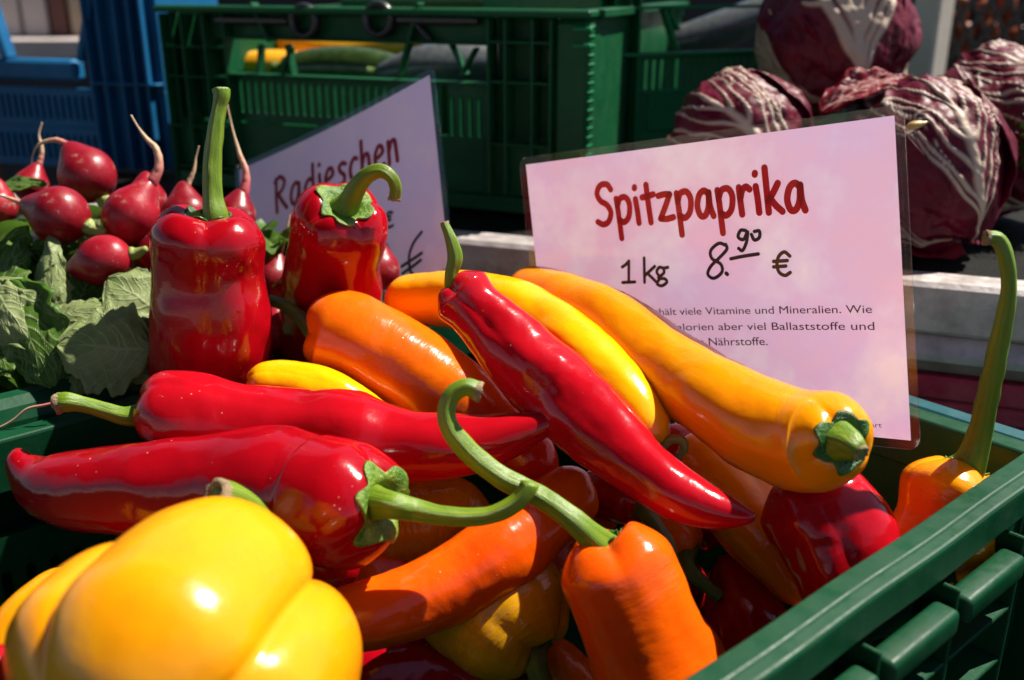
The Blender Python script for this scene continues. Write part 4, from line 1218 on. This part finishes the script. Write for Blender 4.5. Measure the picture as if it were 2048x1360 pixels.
radish('teardrop radish left of the upright pepper, its root rising and bending left', 262, 432, 60, 61, [(306, 362), (318, 330), (312, 298), (292, 276), (276, 254), (262, 230)], ax=(.5, -.86), sq=1.12, rt=14)
radish('radish half behind the teardrop one', 292, 402, 44, 65, None)
radish('radish lying low above the leaves with its root to the left', 208, 522, 54, 58, [(150, 548), (125, 552), (100, 560)], ax=(-.9, .25), sq=1.15, rt=13)
radish('radish half hidden by the upright red pepper, low down', 318, 510, 48, 61, None)
radish('radish behind the shoulder of the upright pepper with a thin root going up', 372, 432, 52, 63, [(366, 405), (376, 370), (388, 340), (392, 315), (398, 292)], ax=(-.1, -1), rt=10)
radish('small dark radish at the far left back', 62, 372, 36, 69, [(76, 335), (84, 300), (78, 270), (84, 245)], ax=(.3, -1), rt=9)
radish('radish cut off by the left edge of the picture', -6, 412, 42, 63, None)
radish('radish left of the tilted sign with a long root rising behind the straight stem', 470, 432, 44, 64, [(488, 385), (492, 345), (480, 310), (466, 262), (454, 208)], ax=(.25, -1), rt=13)
radish('radish in the gap between the two upright red peppers', 545, 560, 46, 64, [(560, 520), (580, 430)], ax=(.2, -1))
radish('radish just right of the second upright pepper', 758, 540, 46, 64, None)
radish('lowest radish between the two upright red peppers', 552, 668, 46, 62, None)
radish('radish deep between the leaves under the low one', 250, 590, 42, 60, None)
ROOTL, _ = tube('loose_root', [(118, 803, 51.2, 2.5), (90, 810, 51, 3), (55, 818, 51, 3), (30, 838, 51, 3), (10, 850, 51, 2.5), (-5, 856, 51, 2)], ROOT, None, seg=8)
tag(ROOTL, 'thin loose root hanging over the rim of the radish crate', 'root')

# ------------------------------------------------------------------ leaves
def leaf_mat(name, c1, c2, vein, trans=.3, ang=2.2):
    m, n, b = nodes(name)
    tc = N(n, 'ShaderNodeTexCoord'); uv = tc.outputs['UV']; ob = tc.outputs['Object']
    col = mixc(n, ramp(n, texnoise(n, ob, 60, 4), .3, .7), c1, c2)
    at = N(n, 'ShaderNodeAttribute'); at.attribute_name = 'vein'
    col = mixc(n, at.outputs['Fac'], col, vein)
    L(n, col, b.inputs['Base Color']); b.inputs['Roughness'].default_value = .45
    b.inputs['Specular IOR Level'].default_value = .28
    bp = N(n, 'ShaderNodeBump', i_Strength=.55, i_Distance=.0016)
    ad = N(n, 'ShaderNodeMath', operation='MULTIPLY_ADD'); L(n, at.outputs['Fac'], ad.inputs[0]); ad.inputs[1].default_value = .5; L(n, texnoise(n, ob, 130, 4, .6), ad.inputs[2])
    L(n, ad.outputs[0], bp.inputs['Height']); L(n, bp.outputs[0], b.inputs['Normal'])
    tr = N(n, 'ShaderNodeBsdfTranslucent'); L(n, col, tr.inputs[0])
    mx = N(n, 'ShaderNodeMixShader', i_0=trans); L(n, b.outputs[0], mx.inputs[1]); L(n, tr.outputs[0], mx.inputs[2])
    L(n, mx.outputs[0], n.nodes['Material Output'].inputs[0])
    return m
LEAFA = leaf_mat('pale_radish_leaf', (.25, .33, .11, 1), (.36, .42, .19, 1), (.40, .46, .24, 1), .4)
LEAFB = leaf_mat('green_radish_leaf', (.05, .13, .012, 1), (.10, .20, .025, 1), (.26, .34, .12, 1), .35)
RLEAF = leaf_mat('radicchio_leaf', (.085, .001, .012, 1), (.15, .003, .022, 1), (.58, .46, .36, 1), .12)
RLEAFR = leaf_mat('red_radicchio_leaf', (.25, .006, .02, 1), (.30, .008, .03, 1), (.70, .5, .45, 1), .4)

def veinmask(U, Vv, ncur=6, spread=.75, wm=.05, ws=.022, seed=0, curve=.5, fan=False):
    rng = np.random.RandomState(seed)
    m = np.zeros_like(U)
    def add(dist, wd): 
        nonlocal m
        m = np.maximum(m, np.clip(1.5 - dist / np.maximum(wd, 1e-4), 0, 1))
    wob = .015 * np.sin(Vv * 9 + seed) + .01 * np.sin(Vv * 23 + seed * 2)
    add(np.abs(U - wob), wm * (1 - Vv) ** .8 + .004)
    for sgn in (-1, 1):
        for i in range(ncur):
            v0 = .04 + i * (.82 / ncur) + rng.uniform(-.03, .03)
            au = np.maximum(sgn * (U - wob), 0)
            k = spread * rng.uniform(.8, 1.15)
            vc = v0 + k * au ** 1.15 + .02 * np.sin(au * 14 + i) 
            if fan: vc = v0 + k * au ** .8 * (1.3 - .1 * i)
            d = np.abs(Vv - vc) / math.sqrt(1 + k * k)
            wd = ws * (1 - v0 * .6) * np.clip(1 - au * .95, .12, 1)
            add(d + (sgn * (U - wob) < 0) * 1, wd)
            # tertiary twigs
            for j in range(2):
                a0 = .25 + .3 * j + rng.uniform(-.05, .05)
                vb = v0 + k * a0 ** 1.15
                sl_ = rng.choice([-1, 1]) * rng.uniform(.6, 1.6) + k
                vc2 = vb + sl_ * (au - a0)
                d2 = np.abs(Vv - vc2) / math.sqrt(1 + sl_ ** 2)
                msk = (au < a0) | (au > a0 + .28)
                add(d2 + msk * 1, ws * .28 * np.ones_like(U))
    return m

def leaf(name, base, tip, width, normal, mat, parent, seed=0, bend=.15, fold=.2, wr=.06, nu=41, nv=61, lob=.10, pinch=.8, label=None):
    base = np.array(base); tip = np.array(tip)
    ax = tip - base; Ln = np.linalg.norm(ax); ax /= Ln
    nrm = np.array(normal, float); nrm -= ax * np.dot(nrm, ax); nrm /= np.linalg.norm(nrm)
    sd_ = np.cross(ax, nrm)
    u = np.linspace(-1, 1, nu); v = np.linspace(0, 1, nv)
    VV, UU = np.meshgrid(v, u, indexing='ij')
    shp = np.sin(np.pi * np.clip(VV, 0, 1) ** pinch) ** .62
    shp = np.maximum(shp, .05)
    lb = 1 + lob * np.sin(VV * 21 + seed) * np.abs(UU) + lob * .5 * np.sin(VV * 47 + seed * 3 + 2 * np.sign(UU)) * np.abs(UU)
    q = np.stack([UU * 2.2, VV * 4.5, np.full_like(UU, seed * 3.7)], -1)
    w1 = vnoise(q, seed); w2 = vnoise(q * 2.6, seed + 3)
    W = width / 2 * shp * lb
    Pn = base + ax * (VV * Ln)[..., None] + sd_ * (UU * W)[..., None] \
        + nrm * (bend * Ln * np.sin(np.pi * VV * .9) - fold * W * np.abs(UU) ** 1.6 + Ln * wr * (w1 + .45 * w2) * (.3 + np.abs(UU)))[..., None]
    m = veinmask(UU * .75, VV, 6, .7, .035, .016, seed)
    Fc = grid_faces(nv, nu, wrap=False)
    o = meshobj(name, Pn.reshape(-1, 3), Fc, mat, parent, attr={'vein': m.ravel()})
    so_ = o.modifiers.new('thick', 'SOLIDIFY'); so_.thickness = .0005
    if label: tag(o, label, 'leaf', 'radish leaves')
    return o
LV = [ # base px, tip px, width px, normal (cam x, up, towards viewer), material, label
 ((300, 700, 54), (115, 690, 53.5), 190, (.15, .35, 1), LEAFA, 'big pale veined leaf draped over the crate rim, right of centre', .06, .15),
 ((20, 560, 55), (110, 775, 53.5), 150, (-.2, .25, 1), LEAFB, 'mid green leaf hanging over the rim with a scalloped edge', .05, .2),
 ((330, 640, 57), (215, 560, 56.5), 150, (.1, .7, .8), LEAFA, 'pale grey-green leaf leaning against the upright red pepper', .12, .1),
 ((-20, 560, 55), (75, 700, 54), 120, (0, .5, 1), LEAFA, 'pale curled leaf at the left edge in front of the dark one', .1, .3),
 ((75, 640, 57), (100, 470, 59), 80, (-.5, .1, 1), LEAFA, 'upright pale leaf with folded sides under the front radish', .02, .5),
 ((100, 640, 56.5), (112, 530, 57), 75, (.2, .1, 1), LEAFA, 'small cupped pale leaf in the middle of the greens', .15, .5),
 ((150, 620, 57), (180, 520, 58), 90, (.1, -.2, 1), LEAFB, 'cupped bright green leaf below the low radish', -.2, -.6),
 ((300, 590, 58), (220, 545, 59), 60, (.2, .8, .5), LEAFB, 'flat green leaf with a thin pale edge beside the pepper', .1, .1),
 ((-20, 640, 57), (40, 480, 60), 110, (-.3, .3, 1), LEAFB, 'dark green leaf standing at the left edge', .05, .3),
 ((0, 520, 62), (55, 440, 62), 90, (0, .6, 1), LEAFB, 'small dark leaf beneath the front radish at left', .1, .2),
 ((-30, 390, 66), (95, 372, 65), 62, (0, 1, .5), LEAFB, 'long green leaf lying over the radishes at upper left', .12, .2),
 ((0, 610, 56), (100, 600, 56), 90, (0, .9, .6), LEAFB, 'ruffled green leaf lying flat near the left edge', .1, .3),
 ((90, 660, 55.5), (210, 610, 56), 90, (0, .8, .7), LEAFA, 'short pale leaf tucked above the big veined one', .14, .3),
 ((330, 720, 55), (255, 760, 54.5), 60, (.3, .5, 1), LEAFA, 'small pale leaf between the big one and the red pepper', .1, .2),
 ((180, 720, 55.5), (155, 790, 54), 60, (.1, .3, 1), LEAFA, 'narrow pale leaf tip hanging below the big veined one', .0, .3),
 ((270, 660, 56), (310, 740, 55), 60, (.3, .5, 1), LEAFB, 'light green leaf by the foot of the upright pepper', .05, .2),
 ((-30, 690, 56), (30, 740, 55), 90, (0, .5, 1), LEAFB, 'dark leaf in shade under the left pale one', .05, .2),
 ((60, 500, 61), (150, 470, 62), 70, (0, .8, .6), LEAFB, 'dark leaf below the front radish', .1, .2),
 ((150, 480, 62), (200, 440, 62), 50, (0, .8, .6), LEAFA, 'pale leaf stub between two radishes', .1, .3),
]
for i, (a, b_, wd, nr, m, lb, bend, fold) in enumerate(LV):
    A = P(*a); Bq = P(*b_)
    nrm = RIGHT * nr[0] + np.array([0, 0, 1.]) * nr[1] - FWD * nr[2]
    leaf('radish_leaf', A, Bq, wd / F * a[2] / 100, nrm, m, None, seed=i + 2, bend=bend, fold=fold, wr=.05, label=lb, nu=65, nv=85)
# the mass of crumpled greens below
rng = np.random.RandomState(9)
Vs = []; Fs = []; vm = []
for i in range(260):
    px = rng.uniform(-120, 620); py = rng.uniform(440, 800)
    Z = 62.5 - (py - 440) * .018 + rng.uniform(0, 3) + (3 if px > 330 else 0)
    if px > 330: py = rng.uniform(480, 760); Z = 64 + rng.uniform(0, 3)
    c = P(px, py, Z); Ln = rng.uniform(.02, .045)
    d = rng.normal(size=3); d /= np.linalg.norm(d); nn_ = rng.normal(size=3); nn_ -= d * np.dot(nn_, d); nn_ /= np.linalg.norm(nn_); sd_ = np.cross(d, nn_)
    b0 = len(Vs)
    for v in np.linspace(0, 1, 9):
        for u in np.linspace(-1, 1, 7):
            ww = Ln * .33 * math.sin(math.pi * max(v, .03) ** .8 * .98) ** .7
            Vs.append(c + d * (v - .5) * Ln + sd_ * u * ww + nn_ * (Ln * .15 * math.sin(v * 3 + u) + Ln * .12 * abs(u)))
            vm.append(1 - min(abs(u) * 3, 1))
    Fs += [[int(k) + b0 for k in f] for f in grid_faces(9, 7, wrap=False)]
gr = meshobj('radish_greens', Vs, Fs, LEAFB, None, attr={'vein': np.array(vm) * .5})
tag(gr, 'crumpled radish greens filling the crate under the radishes', 'radish greens', kind='stuff')

# ------------------------------------------------------------------ radicchio heads
def radicchio(label, cx, cy, r, Z, pole, leaves, spread=1.5, nv_=5, wk=.26, seed=0, sx=1.0, sy=1.0, core=True):
    """pole: picture-space direction of the stalk end (x right, y up, z towards viewer)"""
    c = P(cx, cy, Z); R = r / F * Z / 100
    root = empty('radicchio', c - np.array([0, 0, R]), label, 'radicchio', 'radicchio heads on the shelf')
    cw = lambda q: RIGHT * q[0] + UP * q[1] - FWD * q[2]
    pl = cw(pole); pl /= np.linalg.norm(pl)
    ref = cw((0, .1, 1)); ref -= pl * np.dot(ref, pl)
    if np.linalg.norm(ref) < .1: ref = cw((1, 0, 0)); ref -= pl * np.dot(ref, pl)
    ref /= np.linalg.norm(ref); oth = np.cross(pl, ref)
    for k, (az, half, Rk, vmax, lift, mat, wm) in enumerate(leaves):
        nu, nv = 110, 110
        u = np.linspace(-1, 1, nu); v = np.linspace(0, 1, nv)
        VV, UU = np.meshgrid(v, u, indexing='ij')
        edge = 1 + .04 * np.sin(UU * 9 + k) + .025 * np.sin(UU * 23 + k * 2)
        polar = .10 + VV * vmax * edge * (1 - .18 * np.abs(UU) ** 3)
        wid_ = half * np.clip(.35 + VV * 2.2, 0, 1)
        A = az + UU * wid_ + .05 * np.sin(VV * 7 + k)
        m = veinmask(UU * .9, VV, nv_, spread, wm, wm * wk, seed * 5 + k, fan=False)
        e = np.maximum(np.abs(UU) ** 6, VV ** 8)
        q = np.stack([np.cos(A) * np.sin(polar), np.sin(A) * np.sin(polar), np.cos(polar)], -1) * 2.1
        wr = .055 * vnoise(q * 1.0 + seed, seed + k) + .035 * vnoise(q * 2.6, seed + k + 4) + .014 * vnoise(q * 6.5, seed + k + 7)
        RR = R * (Rk + wr + .012 * m + 1.2 * lift * e * (1 + .5 * np.sin(UU * 11 + VV * 9)) + .03 * np.cos(3 * A))
        Pn = c + (np.cos(polar) * RR)[..., None] * pl * sy + (np.sin(polar) * RR)[..., None] * (np.cos(A)[..., None] * ref + np.sin(A)[..., None] * oth * sx)
        o = meshobj('leaf', Pn.reshape(-1, 3), grid_faces(nv, nu, wrap=False), mat, root, attr={'vein': m.ravel()})
        so_ = o.modifiers.new('thick', 'SOLIDIFY'); so_.thickness = .0009
    nz, ns_ = 20, 30
    ph = np.linspace(.05, np.pi - .05, nz); th = np.linspace(0, 2 * np.pi, ns_, endpoint=False)
    PH, TH = np.meshgrid(ph, th, indexing='ij')
    Pn = c + (np.cos(PH) * R * .9)[..., None] * pl * sy + (np.sin(PH) * R * .9)[..., None] * (np.cos(TH)[..., None] * ref + np.sin(TH)[..., None] * oth * sx)
    Vc = Pn.reshape(-1, 3); Vc = np.vstack([Vc, Vc[:ns_].mean(0), Vc[-ns_:].mean(0)])
    Fc = [list(f) for f in grid_faces(nz, ns_)]; k = len(Vc) - 2
    for j in range(ns_): Fc += [[k, (j + 1) % ns_, j], [k + 1, (nz - 1) * ns_ + j, (nz - 1) * ns_ + (j + 1) % ns_]]
    o = meshobj('heart', Vc, Fc, RLEAF, root, attr={'vein': np.zeros(len(Vc))})
full = lambda wm=.05: [(0.0, 1.25, 1.0, 2.3, .05, RLEAF, wm), (2.1, 1.2, .97, 2.3, .05, RLEAF, wm), (-2.1, 1.2, .96, 2.3, .05, RLEAF, wm)]
radicchio('large radicchio head at the top with thick white ribs fanning upward', 1672, 78, 150, 82, (.12, -.9, .42), [(0.05, 1.3, 1.0, 2.2, .05, RLEAF, .10), (1.7, 1.0, .97, 2.2, .06, RLEAF, .09), (-1.7, 1.0, .98, 2.2, .06, RLEAF, .09), (3.1, 1.2, .95, 2.2, .03, RLEAF, .08)], spread=2.3, nv_=6, wk=.34, seed=2)
radicchio('glossy radicchio head peeking over the top edge of the Spitzpaprika sign', 1482, 285, 140, 74, (.8, -.75, .35), [(0.2, 1.3, 1.0, 2.3, .04, RLEAF, .06), (1.9, 1.1, .97, 2.3, .05, RLEAF, .06), (-1.8, 1.1, .98, 2.3, .05, RLEAF, .06)], seed=4)
radicchio('crinkled dark radicchio head directly right of the sign, lowest of the group', 1845, 330, 160, 70, (.35, -.8, .25), [(-.1, 1.2, 1.0, 2.3, .05, RLEAF, .055), (1.5, 1.1, .98, 2.2, .06, RLEAF, .05), (-1.8, 1.1, .97, 2.4, .10, RLEAF, .05), (3.0, 1.2, .98, 2.45, .12, RLEAFR, .04)], seed=7, sy=1.05)
radicchio('radicchio head at the right edge behind the crinkled one, veins running down right', 1985, 260, 165, 78, (.75, -.75, .2), [(-.3, 1.2, 1.0, 2.3, .05, RLEAF, .05), (1.5, 1.1, .98, 2.3, .05, RLEAF, .05), (-2.0, 1.1, .97, 2.3, .05, RLEAF, .05)], seed=9)
# torn red leaf lying on top of the crinkled head
lf = leaf('loose_leaf', P(1640, 222, 69), P(1822, 160, 70), .028, RIGHT * .2 - FWD * .6 + UP * .8, RLEAFR, None, seed=5, bend=.10, fold=-.3, wr=.06, nu=31, nv=41)
tag(lf, 'bright red loose radicchio leaf lying over the crinkled head', 'leaf')
HUSK = simple('dry_husk', (.45, .26, .06, 1), (.6, .4, .12, 1), rough=.35, scale=80, bump=.3, coat=.3)
hk, _ = tube('husk', [(1813, 254, 62.4, 3), (1822, 252, 62.4, 8), (1835, 249, 62.4, 8), (1848, 246, 62.4, 4), (1855, 244, 62.4, 2)], HUSK, None, seg=14)
tag(hk, 'small golden dry husk stuck by the right top corner of the sign', 'husk')

# ------------------------------------------------------------------ parsley, post, mesh, things far behind
PARS = simple('parsley_green', (.02, .055, .008, 1), (.05, .11, .015, 1), rough=.5, scale=90, bump=0, trans=.25)
rng = np.random.RandomState(3)
Vs = []; Fs = []
cP = P(2085, 265, 73)
for i in range(2600):
    d = rng.normal(size=3); d /= np.linalg.norm(d)
    rr = .034 * rng.uniform(.55, 1.05) * (1 + .15 * math.sin(d[0] * 7 + d[2] * 5))
    c = cP + d * rr * np.array([1, 1, 1.25]); s_ = rng.uniform(.0012, .003)
    a = rng.normal(size=3); a /= np.linalg.norm(a); b_ = np.cross(a, d + .001); b_ /= np.linalg.norm(b_)
    k = len(Vs); Vs += [c - a * s_, c + b_ * s_ * .8, c + a * s_, c - b_ * s_ * .8 + d * s_ * .5]; Fs += [[k, k + 1, k + 2], [k, k + 2, k + 3]]
pa = meshobj('parsley', Vs, Fs, PARS, None, smooth=False)
tag(pa, 'dark green bunch of curly parsley at the right edge beside the radicchio', 'parsley')

WPOST = simple('cream_painted_post', (.70, .62, .52, 1), (.62, .54, .45, 1), rough=.5, scale=20, bump=.1)
p0 = P(1862, 60, 118)
po = empty('stall_post', (p0[0], p0[1], SHZ - .02), 'cream painted stall post behind the radicchio heads', 'post')
slab('shaft', p0[0], p0[1], .62, .034, .034, .80, WPOST, rot=.67, parent=po, bv=.003)
slab('foot', p0[0], p0[1], .104, .06, .06, .232, WPOST, rot=.67, parent=po, bv=.003)

mc = P(2000, 20, 135)
ms = empty('mesh_crate', (mc[0] + .1, mc[1] + .1, 0), 'black diamond-mesh crate at the top right holding orange vegetables', 'crate')
mf = Face((P(1850, 60, 130))[:2], (.97, -.22), ms)
for k in range(-6, 22):
    for sg in (-1, 1):
        u = k * .022 + (0 if sg > 0 else .004)
        z0, z1_ = .22, .44
        uu0, uu1 = u - sg * .06 + .05, u + sg * .06 + .05
        o = mf.bar('mesh_bar', uu0, z0, uu1, z1_, .0062, 0 if sg > 0 else -.0035, .003 if sg > 0 else -.0005, BLACKP, bv=.0006)
mf.box('rim', -.02, .42, .44, .455, -.01, .01, BLACKP)
mf.box('base', -.02, .42, .205, .22, -.20, .01, BLACKP)
mf.box('back_panel', -.02, .42, .2205, .44, -.20, -.195, BLACKP)
ORV = simple('orange_root_skin', (.30, .06, .01, 1), (.20, .035, .008, 1), rough=.5, scale=30, bump=.2)
for i, (px, py) in enumerate(((1915, 22), (1965, 30), (2010, 18), (1925, 78), (1975, 72), (2030, 85), (1900, 50))):
    names = ['nearest the post', 'second from the post, upper row', 'at the upper right', 'low beside the post', 'in the middle of the lower row', 'at the lower right edge', 'half hidden by the post']
    cc_ = P(px, py, 139)
    root = empty('carrot', cc_, 'orange carrot behind the black mesh, ' + names[i], 'carrot', 'carrots behind the black mesh')
    dz = .012
    tube('body', [tuple(cc_ + np.array([0, 0, .022])) + (.003,), tuple(cc_ + np.array([0.002, 0, .014])) + (.012,), tuple(cc_ + np.array([0.004, 0, -.014])) + (.010,), tuple(cc_ + np.array([0.004, 0, -.034])) + (.003,)], ORV, root, seg=14, world=True)

# far goods behind the blue crate
WHITE = simple('white_card', (.55, .48, .46, 1), (.48, .40, .38, 1), rough=.7, scale=8, bump=.1)
BROWN = simple('brown_card', (.10, .035, .03, 1), (.13, .05, .04, 1), rough=.7, scale=8, bump=.1)
TAN = simple('tan_card', (.38, .30, .22, 1), (.30, .22, .15, 1), rough=.7, scale=9, bump=.1)
fz = 200
tb = empty('back_table', (P(60, 110, fz)[0], P(60, 110, fz)[1], -.81), 'pale board on trestles far behind the blue crate', 'table')
q = P(50, 74, fz)
slab('board', q[0], q[1] + .15, q[2] - .02, .50, .4, .035, WHITE, parent=tb)
for dx in (-.22, .22): slab('leg', q[0] + dx, q[1] + .2, (q[2] - .038 - .81) / 2, .03, .03, q[2] - .038 + .81 - .002, BROWN, parent=tb)
for i, (x0, x1, h, m, nm) in enumerate(((-40, 22, .12, WHITE, 'white carton at the far left behind the blue crate'), (26, 78, .11, WHITE, 'white carton with soft pink shade second from the left'), (82, 118, .12, BROWN, 'dark brown carton between the pale ones'), (122, 175, .12, TAN, 'tan carton with printed side beside the brown one'))):
    a = P(x0, 60, fz); b_ = P(x1, 60, fz)
    o = slab('carton', (a[0] + b_[0]) / 2, q[1] + .12, q[2] + h / 2 - .0005, b_[0] - a[0] - .004, .14, h, m)
    tag(o, nm, 'carton', 'cartons on the far board')
# colourful packets glimpsed through the hand holes
for (px, py, w_, h, m, nm) in ((505, 98, .05, .022, simple('red_packet', (.6, .04, .02, 1), rough=.4), 'red packet glimpsed through the left hand hole'), (545, 102, .05, .018, simple('lavender_packet', (.45, .40, .62, 1), rough=.4), 'lavender packet glimpsed through the second hand hole')):
    smallbox('packet', nm, 'packet', px, py, 145, w_, h, .03, m, group='packets beyond the shaded crate')
pb = empty('packet_stand', (P(520, 130, 145)[0], P(520, 130, 145)[1], -.81), 'dark stand beneath the coloured packets behind the shaded crate', 'stand')
qq = P(520, 112, 145)
slab('stand_top', qq[0], qq[1] + .02, qq[2] - .012, .3, .12, .01, DARKCL, parent=pb)
slab('stand_leg', qq[0], qq[1] + .03, (qq[2] - .018 - .81) / 2, .03, .03, qq[2] - .018 + .808, DARKCL, parent=pb)

TARP = simple('added_dark_tarpaulin', (.010, .010, .014, 1), (.018, .016, .02, 1), rough=.8, scale=5, bump=.2)
tp = slab('added_backcloth', 0, 3.4, .2, 5.5, .02, 2.0, TARP)  # added dark sheet, keeps the gaps behind the crates dark
tag(tp, 'added dark tarpaulin hanging as a backdrop behind the stall', 'tarpaulin')


# added canvas awning, out of view, darkens the sky light and its reflections
SKY_BLOCK = simple('added_awning_canvas', (.30, .20, .24, 1), (.26, .17, .21, 1), rough=.85, scale=4, bump=.1)
aw = empty('added_awning', (-1.2, 0, 1.9), 'added unseen canvas awning dimming the sky above the left side of the stall', 'added awning')
slab('canvas', -1.45, -.4, 1.90, 3.5, 4.4, .004, SKY_BLOCK, parent=aw)
for yy in (-2.55, 1.75):
    slab('beam', -1.45, yy, 1.875, 3.5, .04, .04, WPOST, parent=aw)
